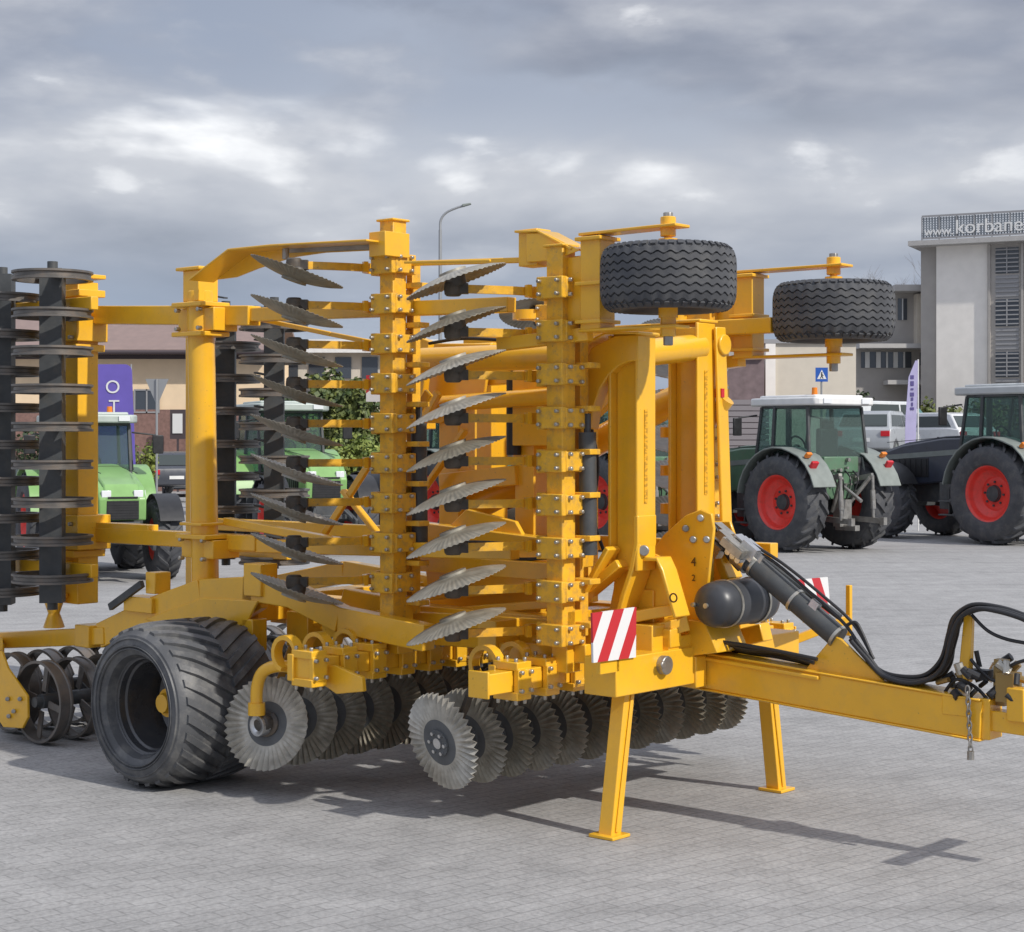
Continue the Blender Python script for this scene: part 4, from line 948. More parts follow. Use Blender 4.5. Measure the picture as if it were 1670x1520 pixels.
# ================================================================== cars
CARCOL = {}
def make_car(label, col, van=False, group='cars parked in the background'):
    pm = CARCOL.get(col) or mat('car_paint', col, .28, var=.05, coat=.5); CARCOL[col] = pm
    t = thing('parked_car' if not van else 'parked_van', label, 'car' if not van else 'van', group=group)
    Lh, W, Hh = (2.1, .86, 1.46) if not van else (2.5, .95, 2.05)
    low = [(-Lh, .35), (-Lh - .03, .62), (-Lh + .05, .92), (-Lh + .5, .97), (Lh - 1.15, .95), (Lh - .15, .78), (Lh, .6), (Lh, .3), (1.72, .26), (1.62, .5), (1.3, .64), (.98, .5), (.88, .26), (-.95, .26), (-1.05, .5), (-1.35, .64), (-1.66, .5), (-1.76, .3)]
    mb = MB(); mb.prism([V((x, -W, z)) for x, z in low], (0, 2 * W, 0))
    if van: top = [(-Lh + .02, .9), (-Lh + .12, Hh - .05), (-Lh + .3, Hh), (.75, Hh), (Lh - .9, 1.0), (Lh - .9, .9)]
    else: top = [(-Lh + .12, .9), (-Lh + .55, Hh - .06), (-Lh + .9, Hh), (.25, Hh), (Lh - 1.05, .97), (Lh - 1.05, .9)]
    bw, tw = W - .03, W - .18
    def tz(z): return bw + (tw - bw) * (z - .9) / (Hh - .9)
    n = len(top); k = mb.add([(x, -tz(z), z) for x, z in top] + [(x, tz(z), z) for x, z in top])
    mb.face(*[k + i for i in range(n)]); mb.face(*[k + n + i for i in reversed(range(n))])
    for i in range(n): mb.face(k + i, k + n + i, k + n + (i + 1) % n, k + (i + 1) % n)
    b = mb.build('body', pm, t, bevel=.035)
    for s in (1, -1):
        zs = Hh - .12
        for (x0, x1, x2, x3) in (((-Lh + .42, -.15, -.15, -Lh + .75)), ((-.05, Lh - 1.25, .28, -.05))):
            mb = MB(); q = [V((x0, s * (tz(1.0) + .006), 1.0)), V((x1, s * (tz(1.0) + .006), 1.0)), V((x2, s * (tz(zs) + .006), zs)), V((x3, s * (tz(zs) + .006), zs))]; mb.prism(q, (0, s * .006, 0)); mb.build('side_window', CARGL, b, smooth=False)
    (xa, za), (xb, zb) = ((Lh - 1.13, 1.02), (.30, Hh - .05)) if not van else ((Lh - .98, 1.06), (.82, Hh - .08))
    mb = MB(); mb.prism([V((xa, -bw + .12, za)), V((xa, bw - .12, za)), V((xb, tw - .06, zb)), V((xb, -tw + .06, zb))], V((.02, 0, .014))); mb.build('windscreen', CARGL, b, smooth=False)
    (xa, za), (xb, zb) = ((-Lh + .20, 1.0), (-Lh + .52, Hh - .12))
    mb = MB(); mb.prism([V((xa, -bw + .12, za)), V((xa, bw - .12, za)), V((xb, tw - .04, zb)), V((xb, -tw + .04, zb))], V((-.02, 0, .01))); mb.build('rear_window', CARGL, b, smooth=False)
    for s in (1, -1):
        mb = MB(); mb.box((-Lh - .01, s * (W - .16), .78), (.06, .26, .16)); mb.build('tail_lamp', REDL, b, bevel=.01)
        mb = MB(); mb.box((Lh - .10, s * (W - .2), .70), (.10, .3, .13)); mb.build('headlight', LAMP, b, bevel=.01)
        for x in (1.3, -1.35):
            mb = MB(); mb.lathe([(.2, -.09), (.27, -.1), (.31, -.07), (.31, .07), (.27, .1), (.2, .09)], 24); o = mb.build('wheel', RUB, t); o.location = (x, s * (W - .08), .31)
            r = MB(); r.lathe([(.2, -.08), (.18, -.07), (.05, -.06), (0, -.06)], 20); r.lathe([(.2, .08), (.18, .07), (.05, .06), (0, .06)], 20); r.build('rim', GREYP, o)
    mb = MB(); mb.box((-Lh - .03, 0, .6), (.02, .5, .11)); mb.build('number_plate', WHT, b)
    return t
def car_at(t, px, d, rz, z=0): p = pw(px, 720, d); t.location = (p.x, p.y, z); t.rotation_euler = (0, 0, R(rz))
c1 = make_car('dark grey car with red tail lamps behind the light green tractor, between the left posts', (.05, .055, .07)); car_at(c1, 258, 60, 118, .25)
for lab, col, px, d, rz in (('brown-red car behind the left stack of dark roller rings', (.16, .05, .04), 395, 50, 100), ('silver car seen through the gap under the hedge', (.45, .46, .47), 590, 55, 150),
                            ('dark hatchback at the far left behind the roller rings', (.06, .07, .09), 60, 46, 100), ('grey car beside the pole of the give way sign', (.14, .15, .17), 306, 66, 104),
                            ('dark car parked left of the green tractor cab, beyond the bush', (.05, .05, .06), 1190, 55, 90), ('light blue-white car behind the yellow disc column', (.5, .55, .62), 640, 46, 170)):
    car_at(make_car(lab, col), px, d, rz, .25 if px == 300 else 0)
v2 = make_car('teal-green van standing in front of the pale office annex', (.10, .22, .22), van=True); car_at(v2, 1462, 80, 20, 1.5)

ter = MB(); a = pw(1385, 720, 50); ter.box((a.x + 60, 50 + 22, .75), (120, 44, 1.5)); tag(ter.build('raised_car_park', mat('raised_paving', (.33, .33, .33), .9, var=.08), smooth=False), kind='structure')
for lab, col, px, d, rz, vn in (('silver car on the raised car park, right above the rear panel of the green tractor', (.36, .38, .40), 1432, 53, 65, False), ('white car with sloping windscreen on the raised car park, right of the feather flag', (.62, .63, .64), 1520, 56, 120, False),
                            ('dark grey car on the raised car park, behind the feather flag', (.10, .11, .13), 1482, 60, 80, False), ('white high-roofed van on the raised car park, left of the feather flag', (.60, .62, .63), 1442, 66, 40, True)):
    car_at(make_car(lab, col, vn), px, d, rz, 1.5)

# ================================================================== buildings
PEACH = mat('peach_plaster', (.80, .62, .42), .9, var=.05, vscale=2, bump=.05)
BRWALL = mat('brown_stone_cladding', (.22, .13, .11), .85, var=.2, vscale=8)
ROOFB = mat('brown_metal_roof', (.24, .17, .15), .6, var=.1, vscale=3)
DKTRIM = mat('dark_trim', (.06, .045, .05), .6)
CONC = mat('pale_grey_render', (.80, .77, .73), .9, var=.05, vscale=1.5, bump=.03)
CONC2 = mat('warm_grey_render', (.38, .36, .34), .9, var=.06, vscale=1.5)
SLAB = mat('concrete_slab', (.42, .41, .40), .85, var=.06, vscale=2)
BEIGE = mat('beige_plaster', (.58, .53, .45), .9, var=.04, vscale=2)
PURP = mat('purple_brown_cladding', (.17, .125, .13), .8, var=.2, vscale=3)
WING = mat('window_glass', (.05, .06, .075), .1, spec=.8)
FRAME = mat('window_frame_grey', (.30, .30, .31), .5)
LIGHTW = mat('pale_blind', (.66, .66, .65), .6)
def frame_of(a, b):                      # a building face from ground point a to b: returns x axis, normal towards the eye
    a = V(a); b = V(b); x = (b - a); ln = x.length; x.normalize(); n = V((x.y, -x.x, 0))
    if n.dot(-a) < 0: n = -n
    return a, x, n, ln
def quad_box(mb, a, x, n, s0, s1, z0, z1, d0, d1):
    q = []
    for z in (z0, z1):
        for s, d in ((s0, d0), (s1, d0), (s1, d1), (s0, d1)): q.append(a + x * s + n * d + V((0, 0, z)))
    mb.hexa(q)
# --- left house
D = 72.0; hs = thing('house', 'peach house with brown metal roof and brown stone plinth behind the left posts', 'house', (pw(200, 720, D).x, D, 0))
hx0, hx1 = pw(-420, 720, D).x - hs.location.x, pw(430, 720, D).x - hs.location.x
ze = CH + (720 - 578) / FPX * D
mb = MB(); mb.box(((hx0 + hx1) / 2, 4, ze / 2), (hx1 - hx0, 8, ze)); mb.build('wall', PEACH, hs)
zc = CH + (720 - 668) / FPX * D
mb = MB(); mb.box(((hx0 + hx1) / 2, 3.95, zc / 2), (hx1 - hx0 + .14, 8.05, zc)); mb.build('plinth', BRWALL, hs)
mb = MB(); a = hx0 - .6; b = hx1 + .5
mb.prism([V((a, -.8, ze - .02)), V((a, 4, ze + 1.75)), V((a, 8.8, ze - .02)), V((a, 8.8, ze + .16)), V((a, 4, ze + 1.95)), V((a, -.8, ze + .16))], (b - a, 0, 0)); rf = mb.build('roof', ROOFB, hs)
mb = MB(); mb.cyl((a, -.9, ze + .04), (b, -.9, ze + .04), .09, seg=10); mb.build('gutter', DKTRIM, rf)
mb = MB(); mb.box(((a + b) / 2, -.05, ze - .1), (b - a - 1.2, .06, .18)); mb.build('fascia_band', DKTRIM, hs)
wx = pw(240, 720, D).x - hs.location.x; mb = MB(); mb.box((wx, -.04, zc + .35), (1.0, .06, .9)); wn = mb.build('window', WING, hs); mb = MB()
for dx in (-.5, 0, .5): mb.box((wx + dx, -.08, zc + .35), (.06, .05, .98))
for dz in (-.46, .46): mb.box((wx, -.08, zc + .35 + dz), (.94, .05, .06))
mb.build('window_frame', FRAME, wn)
bx = pw(290, 720, D - 1).x; nb = thing('notice_board', 'small dark framed board standing in front of the brown plinth', 'notice board', (bx, D - 1, 0)); mb = MB(); mb.bar((0, 0, 0), (0, 0, 2.2), .08, .08, (1, 0, 0)); mb.box((0, 0, 2.75), (.62, .1, 1.2)); mb.build('frame', DKTRIM, nb); mb = MB(); mb.box((0, -.07, 2.78), (.4, .04, .8)); mb.build('panel', LIGHTW, nb)
# --- second house / hall behind the hedge
D2 = 82.0; p = pw(540, 720, D2); hl = thing('low_hall', 'low hall with blue-grey metal roof and white fascia behind the hedge', 'hall', (p.x, D2, 0))
x0 = pw(395, 720, D2).x - p.x; x1 = pw(900, 720, D2).x - p.x; zr = CH + (720 - 574) / FPX * D2
mb = MB(); mb.box(((x0 + x1) / 2, 5, zr / 2), (x1 - x0, 10, zr)); mb.build('wall', BEIGE, hl)
mb = MB(); mb.prism([V((x0 - .5, -.5, zr + .45)), V((x0 - .5, 5, zr + 1.9)), V((x0 - .5, 10.5, zr + .45)), V((x0 - .5, 10.5, zr + .2)), V((x0 - .5, -.5, zr + .2))], (x1 - x0 + 1, 0, 0)); mb.build('roof', mat('blue_grey_roof', (.27, .31, .36), .45, var=.08), hl)
mb = MB(); mb.box(((x0 + x1) / 2, -.56, zr + .25), (x1 - x0 + 1, .1, .62)); mb.build('fascia_band', WHT, hl)
for i in range(12):
    mb = MB(); mb.box((x0 + 1 + i * 1.25, -.04, zr - .75), (.75, .06, 1.0)); mb.build('window', WING, hl)
# --- beige block and purple wall behind the green tractor
D3 = 88.0; p = pw(1325, 720, D3); bb = thing('beige_block', 'plain beige building block directly behind the roof of the green tractor', 'building', (p.x, D3, 0))
x0 = pw(1248, 720, D3).x - p.x; x1 = pw(1396, 720, D3).x - p.x; zt = CH + (720 - 560) / FPX * D3
mb = MB(); mb.box(((x0 + x1) / 2, 5, zt / 2), (x1 - x0, 10, zt)); mb.build('wall', BEIGE, bb)
mb = MB(); mb.box(((x0 + x1) / 2, 5, zt + .1), (x1 - x0 + .3, 10.3, .2)); mb.build('roof', FRAME, bb); mb = MB(); mb.box((x0 + .25, -.08, zt / 2), (.5, .1, zt)); mb.build('corner_pillar', CONC, bb)
p = pw(1205, 720, 84); pb = thing('purple_brown_building', 'dark purple-brown clad building with shutter door, right of the harrow mast', 'building', (p.x, 84, 0)); x0 = pw(1120, 720, 84).x - p.x; x1 = pw(1246, 720, 84).x - p.x; zt = CH + (720 - 575) / FPX * 84
mb = MB(); mb.box(((x0 + x1) / 2, 4, zt / 2), (x1 - x0, 8, zt)); mb.build('wall', PURP, pb)
mb = MB()
for i in range(14): mb.box(((x0 + x1) / 2 + .8, -.03, .3 + i * .28), (2.6, .05, .24))
mb.build('shutter_door', mat('shutter_grey', (.22, .20, .21), .5), pb)
mb = MB(); mb.box(((x0 + x1) / 2, -.1, zt - .1), (x1 - x0, .3, .3)); mb.build('fascia_band', CONC2, pb)
# --- office tower with roof sign
a0 = pw(1527, 720, 100.0); a0.z = 0; fx = V((.90, -.4359, 0))
def along(px):                           # distance along the facade where the pixel column meets it
    t = (px - CX) / FPX; return (t * a0.y - a0.x) / (fx.x - t * fx.y)
tw_ = thing('office_tower', 'tall pale grey office tower with louvred window strips under a roof sign', 'office building', a0)
A0 = V((0, 0, 0)); fn = V((fx.y, -fx.x, 0)); fn = fn if fn.y < 0 else -fn
zT = CH + (720 - 402) / FPX * 100; sR = along(1860)
mb = MB(); quad_box(mb, A0, fx, fn, 0, sR, 0, zT, -9, 0); mb.build('wall', CONC, tw_)
mb = MB(); quad_box(mb, A0, fx, fn, -1.4, sR + 1, zT, zT + .28, -10, 1.0); mb.build('roof', SLAB, tw_)
mb = MB(); quad_box(mb, A0, fx, fn, -.95, .0, 0, zT, -8, -.3); mb.build('corner_pillar', CONC2, tw_)
def pane(par, s0, s1, z0, z1, mull=(), rows=0, proud=.03):
    mb = MB(); quad_box(mb, A0, fx, fn, s0, s1, z0, z1, .005, .04); o = mb.build('window', WING, par, smooth=False)
    mb = MB()
    quad_box(mb, A0, fx, fn, s0 - .06, s0, z0 - .06, z1 + .06, .005, .09); quad_box(mb, A0, fx, fn, s1, s1 + .06, z0 - .06, z1 + .06, .005, .09)
    for z in (z0 - .06, z1): quad_box(mb, A0, fx, fn, s0, s1, z, z + .06, .005, .088)
    for m_ in mull: quad_box(mb, A0, fx, fn, m_ - .03, m_ + .03, z0, z1, .041, .085)
    for r_ in range(rows): z = z0 + (z1 - z0) * (r_ + 1) / (rows + 1); quad_box(mb, A0, fx, fn, s0, s1, z - .05, z + .05, .041, .08)
    mb.build('window_frame', FRAME, o, smooth=False)
for (pa, pb_) in ((1624, 1662), (1690, 1728), (1760, 1798)):
    s0, s1 = along(pa), along(pb_); mb = MB(); quad_box(mb, A0, fx, fn, s0 - .45, s1 + .3, .5, zT - .05, 0.002, .06)
    quad_box(mb, A0, fx, fn, s0 - .4, s0 - .28, .5, zT - .05, .06, .2); quad_box(mb, A0, fx, fn, s1 + .14, s1 + .26, .5, zT - .05, .06, .2)
    mb.build('window_strip', CONC2, tw_, smooth=False)
    d = a0.y + fx.y * (s0 + s1) / 2
    for (ya, yb) in ((404, 446), (488, 532), (574, 615), (655, 700)):
        z0, z1 = CH + (720 - yb) / FPX * d, CH + (720 - ya) / FPX * d
        mb = MB(); quad_box(mb, A0, fx, fn, s0, s1, z0, z1, .062, .09); wn = mb.build('window', WING, tw_, smooth=False)
        mb = MB()
        for i in range(6): z = z0 + (z1 - z0) * (i + .5) / 6; quad_box(mb, A0, fx, fn, s0, s1, z - .035, z + .035, .10, .20)
        quad_box(mb, A0, fx, fn, (s0 + s1) / 2 - .03, (s0 + s1) / 2 + .03, z0, z1, .091, .21)
        mb.build('louvre', FRAME, wn, smooth=False)
    for (ya, yb) in ((449, 486), (535, 572), (618, 652)):
        mb = MB(); quad_box(mb, A0, fx, fn, s0, s1, CH + (720 - yb) / FPX * d, CH + (720 - ya) / FPX * d, .058, .064)
        for i in range(5):
            z = CH + (720 - (ya + (yb - ya) * (i + .5) / 5)) / FPX * d; quad_box(mb, A0, fx, fn, s0, s1, z - .05, z + .05, .063, .13)
        mb.build('spandrel_panel', FRAME, tw_, smooth=False)
sg = thing('roof_sign', 'grey lattice sign with white lettering www.korbanek.pl on top of the office tower', 'sign', a0 + V((0, 0, zT + .28)))
sL = along(1506); hS = 1.38
mb = MB()
for z in (.12, hS): quad_box(mb, A0, fx, fn, sL, sR, z, z + .10, .35, .45)
for i in range(13): s = sL + (sR - sL) * i / 12; quad_box(mb, A0, fx, fn, s - .03, s + .03, .0, hS, .38, .44)
mb.build('sign_frame', FRAME, sg, smooth=False)
mb = MB(); LAT = mat('grey_sign_lattice', (.30, .33, .36), .5, metal=.3)
n = int((sR - sL) / .16)
for i in range(n): s = sL + (sR - sL) * (i + .5) / n; quad_box(mb, A0, fx, fn, s - .045, s + .045, .16, hS - .02, .27, .33)
for i in range(9): z = .2 + (hS - .3) * i / 8; quad_box(mb, A0, fx, fn, sL, sR, z - .025, z + .025, .335, .36)
mb.build('sign_lattice', LAT, sg, smooth=False)
rzf = math.atan2(fx.y, fx.x)
t1 = text('sign_lettering', 'www.', .70, WHT, sg, A0 + fx * (sL + .15) + fn * .47 + V((0, 0, .52)), (R(90), 0, rzf), .03, 'LEFT')
t2 = text('sign_lettering', 'korbanek.pl', 1.14, WHT, sg, A0 + fx * (sL + .2 + t1.dimensions.x + .05) + fn * .47 + V((0, 0, .68)), (R(90), 0, rzf), .03, 'LEFT')
# --- annex left of the tower
DA = 103.0; p = pw(1465, 720, DA); an = thing('office_annex', 'low grey office annex with projecting slabs and narrow windows, joined to the tower', 'office building', (p.x, DA, 0))
def ax_(px): return pw(px, 720, DA).x - p.x
def az_(py): return CH + (720 - py) / FPX * DA
def abox(x0, x1, y0, y1, d0, d1, m, nm): mb = MB(); mb.box(((ax_(x0) + ax_(x1)) / 2, (d0 + d1) / 2, (az_(y0) + az_(y1)) / 2), (ax_(x1) - ax_(x0), d1 - d0, az_(y0) - az_(y1))); return mb.build(nm, m, an)
abox(1392, 1532, 478, 775, 0, 9, CONC2, 'wall')
abox(1450, 1540, 468, 478, -1.6, 9.5, SLAB, 'roof'); abox(1392, 1548, 563, 570, -1.8, 0, SLAB, 'balcony_slab'); abox(1440, 1545, 621, 628, -1.4, 0, SLAB, 'balcony_slab')
abox(1490, 1506, 481, 563, -.9, 0, BEIGE, 'corner_pillar'); abox(1520, 1531, 481, 563, -.7, 0, CONC2, 'corner_pillar')
for (xa, xb, ya, yb) in ((1464, 1479, 487, 522), (1502, 1513, 484, 522), (1500, 1514, 575, 596), (1500, 1516, 632, 665)):
    w_ = abox(xa, xb, ya, yb, -.05, -.003, WING, 'window'); mb = MB(); cx_ = (ax_(xa) + ax_(xb)) / 2; mb.box((cx_, -.08, (az_(ya) + az_(yb)) / 2), (.06, .05, az_(ya) - az_(yb) if az_(ya) > az_(yb) else az_(yb) - az_(ya))); mb.build('window_frame', LIGHTW, w_)
w_ = abox(1404, 1486, 574, 600, -.05, -.003, WING, 'window'); mb = MB()
for px_ in (1414, 1432, 1446, 1460, 1474): mb.box((ax_(px_), -.09, az_(587)), (.26 if px_ in (1414, 1432, 1460) else .1, .06, abs(az_(600) - az_(574))))
mb.build('window_frame', LIGHTW, w_)

# ================================================================== street furniture
GALV = mat('galvanised_pole', (.34, .35, .36), .45, metal=.5)
DL = 62.0; p = pw(718, 720, DL); lp = thing('street_lamp', 'grey street lamp with one curved arm rising behind the harrow', 'street lamp', (p.x, DL, 0))
zt = CH + (720 - 375) / FPX * DL; mb = MB(); mb.tube([(0, 0, 0), (0, 0, zt)], .09, 10, .06); mb.build('pole', GALV, lp)
ar = [V((0, 0, zt)), V((.02, 0, zt + .35)), V((.22, 0, zt + .62)), V((.62, 0, zt + .80)), V((.85, 0, zt + .86))]
mb = MB(); mb.tube(smooth(ar, 5), .045, 8); mb.build('arm', GALV, lp); mb = MB(); mb.bar((.78, 0, zt + .86), (1.10, 0, zt + .93), .2, .1, (0, 0, 1), .14, .06); mb.build('lamp_head', GREYP, lp, bevel=.02)
# purple banner
DB = 38.0; p = pw(184, 720, DB); bn = thing('purple_banner', 'tall purple banner with white letters behind the light green tractor', 'banner', (p.x, DB, 0))
VIO = mat('violet_fabric', (.135, .10, .42), .7, var=.08, vscale=3)
wd = 62 / FPX * DB; z1 = CH + (720 - 594) / FPX * DB; z0 = CH + (720 - 800) / FPX * DB; mb = MB(); pts = []
for i in range(9): a = R(90 * i / 8); pts.append(V((wd / 2 - .16 + .16 * math.sin(a), 0, z1 - .16 + .16 * math.cos(a))))
pts += [V((wd / 2 + .10, 0, z0)), V((-wd / 2 + .15, 0, z0)), V((-wd / 2, 0, z1 - .06)), V((-wd / 2 + .06, 0, z1))]
mb.prism(pts[::-1], (0, .02, 0)); mb.build('banner_cloth', VIO, bn, bevel=0)
mb = MB(); mb.cyl((wd / 2 + .03, .03, 0), (wd / 2 - .02, .03, z1), .02, seg=8); mb.build('pole', GALV, bn)
text('lettering', 'O', .40, WHT, bn, (0, -.012, CH + (720 - 632) / FPX * DB), (R(90), 0, 0), .004); text('lettering', 'T', .40, WHT, bn, (.03, -.012, CH + (720 - 664) / FPX * DB), (R(90), 0, 0), .004)
# give way sign seen from behind
DS = 45.0; p = pw(256, 720, DS); gs = thing('give_way_sign', 'grey back of a triangular give way sign on a thin pole, beside the purple banner', 'road sign', (p.x, DS, 0))
zt = CH + (720 - 618) / FPX * DS; sw_ = 19 / FPX * DS; zb = CH + (720 - 662) / FPX * DS; mb = MB(); mb.prism([V((-sw_, 0, zt)), V((sw_, 0, zt)), V((0, 0, zb))], (0, .02, 0)); mb.build('sign_plate', GALV, gs)
mb = MB(); mb.cyl((0, -.03, 0), (0, -.03, zt), .03, seg=8); mb.build('pole', GALV, gs)
# white-lilac feather flag
DF = 40.0; p = pw(1487, 720, DF); ff = thing('feather_flag', 'narrow white and lilac feather flag between the green and dark blue tractors', 'flag', (p.x, DF, 0))
LIL = mat('lilac_fabric', (.46, .43, .66), .7, var=.15, vscale=2); LIL2 = mat('dark_violet_print', (.10, .08, .25), .7)
def fz(py): return CH + (720 - py) / FPX * DF
def fxx(px): return (px - 1487) / FPX * DF
mb = MB(); mb.prism([V((fxx(x), 0, fz(y))) for x, y in ((1475, 770), (1492, 770), (1496, 640), (1497, 588), (1493, 588), (1482, 615), (1477, 680))], (0, .02, 0)); mb.build('flag_cloth', LIL, ff)
mb = MB(); mb.cyl((fxx(1497) + .01, .03, 0), (fxx(1497) + .01, .03, fz(586)), .018, seg=8); mb.build('pole', WHT, ff)
mb = MB()
rr = random.Random(5); y = 612
while y < 668: h_ = rr.uniform(3, 8); mb.box((fxx(1487.5), -.008, fz(y + h_ / 2)), (rr.uniform(.04, .09), .004, h_ / FPX * DF)); y += h_ + rr.uniform(1.5, 4)
mb.build('print', LIL2, ff)
# pedestrian crossing sign
DP = 52.0; p = pw(1340, 720, DP); ps = thing('pedestrian_crossing_sign', 'small blue pedestrian crossing sign above the roof of the green tractor', 'road sign', (p.x, DP, 0))
s_ = 20 / FPX * DP; zc_ = CH + (720 - 611) / FPX * DP
mb = MB(); mb.box((0, 0, zc_), (s_, .03, s_ * 1.15)); mb.build('sign_plate', mat('sign_blue', (.02, .10, .42), .4), ps)
mb = MB(); mb.prism([V((-s_ * .38, -.018, zc_ - s_ * .36)), V((s_ * .38, -.018, zc_ - s_ * .36)), V((0, -.018, zc_ + s_ * .40))], (0, -.004, 0)); mb.build('white_triangle', WHT, ps)
mb = MB(); u = s_
mb.bar((0, -.026, zc_ + u * .08), (.0, -.026, zc_ - u * .12), .004, u * .10, (1, 0, 0)); mb.bar((0, -.026, zc_ - u * .1), (-u * .13, -.026, zc_ - u * .32), .004, u * .06, (1, 0, 0)); mb.bar((0, -.026, zc_ - u * .1), (u * .12, -.026, zc_ - u * .32), .004, u * .06, (1, 0, 0)); mb.bar((0, -.026, zc_ + u * .04), (u * .14, -.026, zc_ - u * .1), .004, u * .05, (1, 0, 0)); mb.cyl((0, -.024, zc_ + u * .15), (0, -.028, zc_ + u * .15), u * .06, seg=10)
mb.build('walking_figure', BLACK, ps)
mb = MB(); mb.cyl((0, .03, 0), (0, .03, zc_ + s_ * .5), .03, seg=8); mb.build('pole', GALV, ps)

# ================================================================== plants
def leafmat(nm, c1, c2):
    m = bpy.data.materials.new(nm); m.use_nodes = True; t = m.node_tree; p = t.nodes['Principled BSDF']
    oi = t.nodes.new('ShaderNodeTexNoise'); oi.inputs['Scale'].default_value = 2.2; oi.inputs['Detail'].default_value = 5; co = t.nodes.new('ShaderNodeTexCoord'); t.links.new(co.outputs['Object'], oi.inputs['Vector'])
    r = t.nodes.new('ShaderNodeValToRGB'); r.color_ramp.elements[0].position = .35; r.color_ramp.elements[1].position = .68; r.color_ramp.elements[0].color = (*c1, 1); r.color_ramp.elements[1].color = (*c2, 1)
    t.links.new(oi.outputs['Fac'], r.inputs[0]); t.links.new(r.outputs[0], p.inputs['Base Color']); p.inputs['Roughness'].default_value = .6
    return m
LEAF = leafmat('olive_leaves', (.045, .075, .018), (.17, .19, .045)); LEAFY = leafmat('spring_yellow_leaves', (.09, .15, .025), (.33, .36, .08)); LEAFD = leafmat('evergreen_leaves', (.018, .035, .014), (.06, .09, .03))
BARK = mat('bark', (.10, .075, .055), .9, var=.3, vscale=12, bump=.3)
def crown_mesh(blobs, n, size, seed):
    r_ = random.Random(seed); mb = MB(); tot = sum(b[1][0] * b[1][1] * b[1][2] for b in blobs)
    for (c, e_) in blobs:
        for i in range(int(n * e_[0] * e_[1] * e_[2] / tot)):
            d = V((r_.gauss(0, 1), r_.gauss(0, 1), r_.gauss(0, 1))).normalized(); k = r_.random() ** .45 * (1 + r_.uniform(-.12, .16))
            p = V((c[0] + d.x * e_[0] * k, c[1] + d.y * e_[1] * k, c[2] + d.z * e_[2] * k)); s = size * r_.uniform(.6, 1.4)
            a = V((r_.gauss(0, 1), r_.gauss(0, 1), r_.gauss(0, 1))).normalized(); b = a.cross(d).normalized() * s * .5 if a.cross(d).length > .05 else V((s * .5, 0, 0)); a = a * s
            q = mb.add([p - a * .5, p + b, p + a * .5, p - b]); mb.face(q, q + 1, q + 2, q + 3)
    return mb
def bush(label, px, d, w_, h_, m, n, seed, nm='bush', cat='bush', trunk=True, lift=0.0, group=None):
    p = pw(px, 720, d); t = thing(nm, label, cat, (p.x, d, 0), group=group); r_ = random.Random(seed); bl = []
    for i in range(9): bl.append(((r_.uniform(-.36, .36) * w_, r_.uniform(-.3, .3) * w_, lift + h_ * r_.uniform(.3, .78)), (w_ * r_.uniform(.15, .26), w_ * r_.uniform(.15, .25), h_ * r_.uniform(.16, .26))))
    crown_mesh(bl, n, .11 if h_ < 3 else .2, seed).build('crown', m, t, smooth=False)
    if trunk:
        mb = MB(); mb.tube([(0, 0, 0), (.03, 0, lift + h_ * .4), (.0, .05, lift + h_ * .7)], .10 if h_ > 3 else .05, 8, .03)
        for i in range(7):
            a = r_.uniform(0, 6.3); z = lift + h_ * r_.uniform(.2, .5); mb.tube([(.02, 0, z), (math.cos(a) * w_ * .2, math.sin(a) * w_ * .2, z + h_ * .16), (math.cos(a) * w_ * .36, math.sin(a) * w_ * .36, z + h_ * .28)], .03, 6, .01)
        mb.build('trunk', BARK, t)
    return t
bush('yellow-green bush between the harrow mast and the green tractor', 1194, 44, 2.0, 1.95, LEAFY, 2600, 3)
bush('low yellow-green bush right of the harrow mast, behind the first one', 1140, 48, 2.4, 1.7, LEAFY, 2200, 4)
bush('tall olive conifer hedge bush behind the left dark discs', 545, 64, 2.6, 5.0, LEAF, 5000, 11, 'conifer', 'tree')
bush('broad olive conifer left of the yellow disc column', 585, 62, 2.2, 4.9, LEAF, 4800, 12, 'conifer', 'tree')
bush('dark olive conifer seen behind the left roller rings', 480, 66, 2.8, 4.6, LEAFD, 4500, 13, 'conifer', 'tree')
bush('bright yellow-green shrub in front of the conifers', 470, 52, 1.8, 3.9, LEAFY, 2600, 14)
bush('low green shrub below the conifers, beside the yellow disc column', 570, 50, 2.2, 2.4, LEAFY, 2400, 15)
bush('small shrub with sparse leaves in front of the brown plinth', 236, 56.5, 1.0, 2.3, LEAFY, 900, 16)
bush('grey-green shrub by the foot of the office annex', 1402, 92, 3.4, 5.0, LEAFD, 2200, 17)
bush('green bush under the tower windows, left of the dark blue tractor cab', 1540, 95, 3.2, 4.6, LEAF, 2600, 18)
bush('green bush at the foot of the tower, behind the dark blue tractor cab', 1600, 96, 4.0, 4.8, LEAF, 2800, 19)
bush('olive bush behind the middle disc columns', 770, 60, 3.0, 3.6, LEAF, 2600, 20)
bush('olive bush behind the masts of the harrow', 960, 60, 4.0, 3.4, LEAF, 2600, 21)
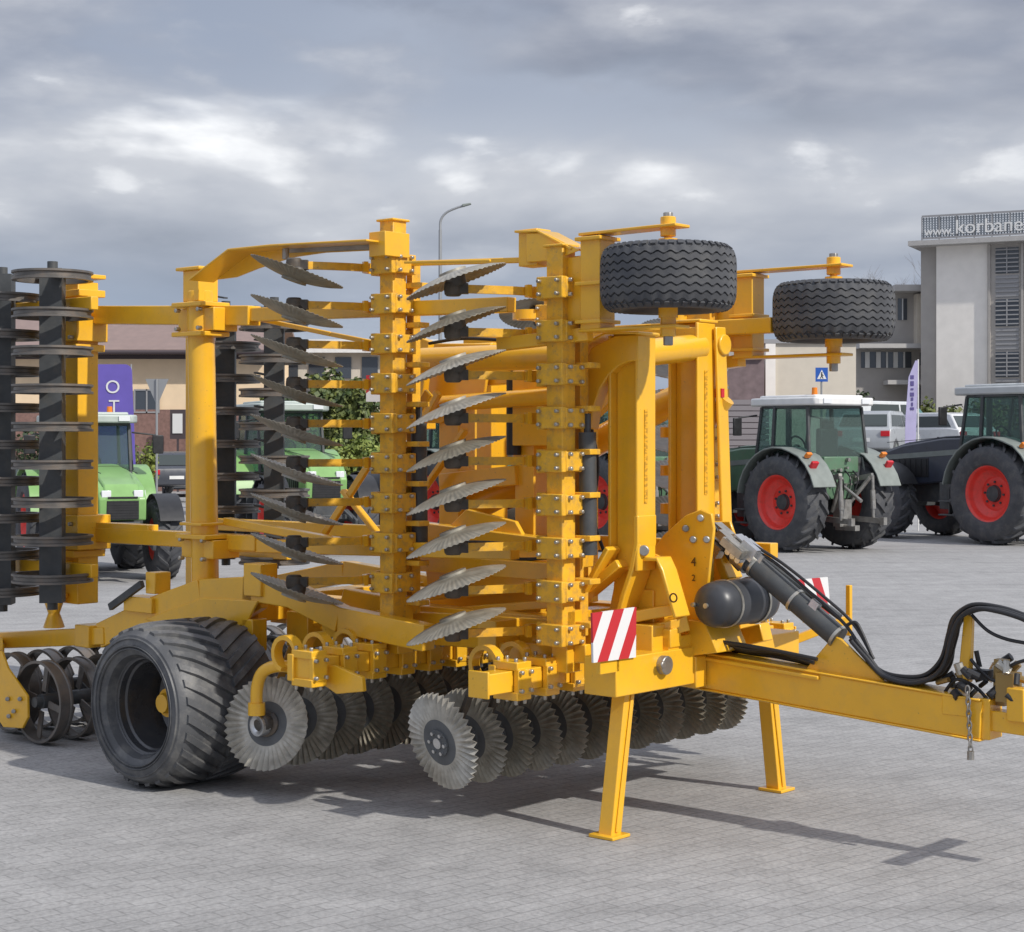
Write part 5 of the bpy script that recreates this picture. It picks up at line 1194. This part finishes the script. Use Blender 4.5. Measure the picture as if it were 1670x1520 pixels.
bush('dark bush at the left edge behind the roller rings', 40, 50, 3.0, 2.8, LEAFD, 2600, 22)
# bare tree beside the annex roof
def bare_tree(label, px, d, h_, seed):
    p = pw(px, 720, d); t = thing('bare_tree', label, 'tree', (p.x, d, 0)); r_ = random.Random(seed); mb = MB(); tr = MB()
    tr.tube([(0, 0, 0), (.05, 0, h_ * .45)], .16, 8, .10)
    def grow(p0, dr_, ln, rad, lv):
        p1 = p0 + dr_ * ln * .5 + V((r_.uniform(-.1, .1), r_.uniform(-.1, .1), 0)) * ln; p2 = p0 + dr_ * ln; mb.tube([p0, p1, p2], rad, 5, rad * .6, caps=False)
        if lv == 0: return
        for i in range(3 if lv > 1 else 4):
            a = (dr_ + V((r_.gauss(0, .48), r_.gauss(0, .48), r_.uniform(-.1, .35)))).normalized(); grow(p0.lerp(p2, r_.uniform(.45, 1)), a, ln * r_.uniform(.55, .78), rad * .55, lv - 1)
    for i in range(5): a = r_.uniform(0, 6.3); grow(V((.05, 0, h_ * .42)), V((math.cos(a) * .45, math.sin(a) * .45, 1)).normalized(), h_ * .26, .07, 4)
    tr.build('trunk', BARK, t); mb.build('crown', mat('bare_twigs', (.20, .18, .17), .9), t)
bare_tree('bare grey tree showing above the annex roof, left of the tower', 1472, 112, 13.8, 5)
# low wall and hedge line closing the far side of the yard
p = pw(700, 720, 96); wl = thing('boundary_wall', 'low grey boundary wall along the far side of the yard', 'wall', (p.x, 96, 0)); mb = MB(); mb.box((0, 0, .9), (86, .25, 1.8)); mb.build('wall_panel', CONC2, wl); mb = MB(); mb.box((0, 0, 1.86), (86.2, .4, .12)); mb.build('coping', SLAB, wl)
fb = MB(); rr = random.Random(9); bl = [((-120 + i * 6.1 + rr.uniform(-2, 2), rr.uniform(-2, 3), rr.uniform(1.5, 2.8)), (rr.uniform(3, 4.6), 2.2, rr.uniform(1.6, 2.9))) for i in range(46)]
o = crown_mesh(bl, 16000, .5, 31).build('far_treeline', LEAFD, None, smooth=False); o.location = (0, 150, 0); tag(o, kind='stuff')
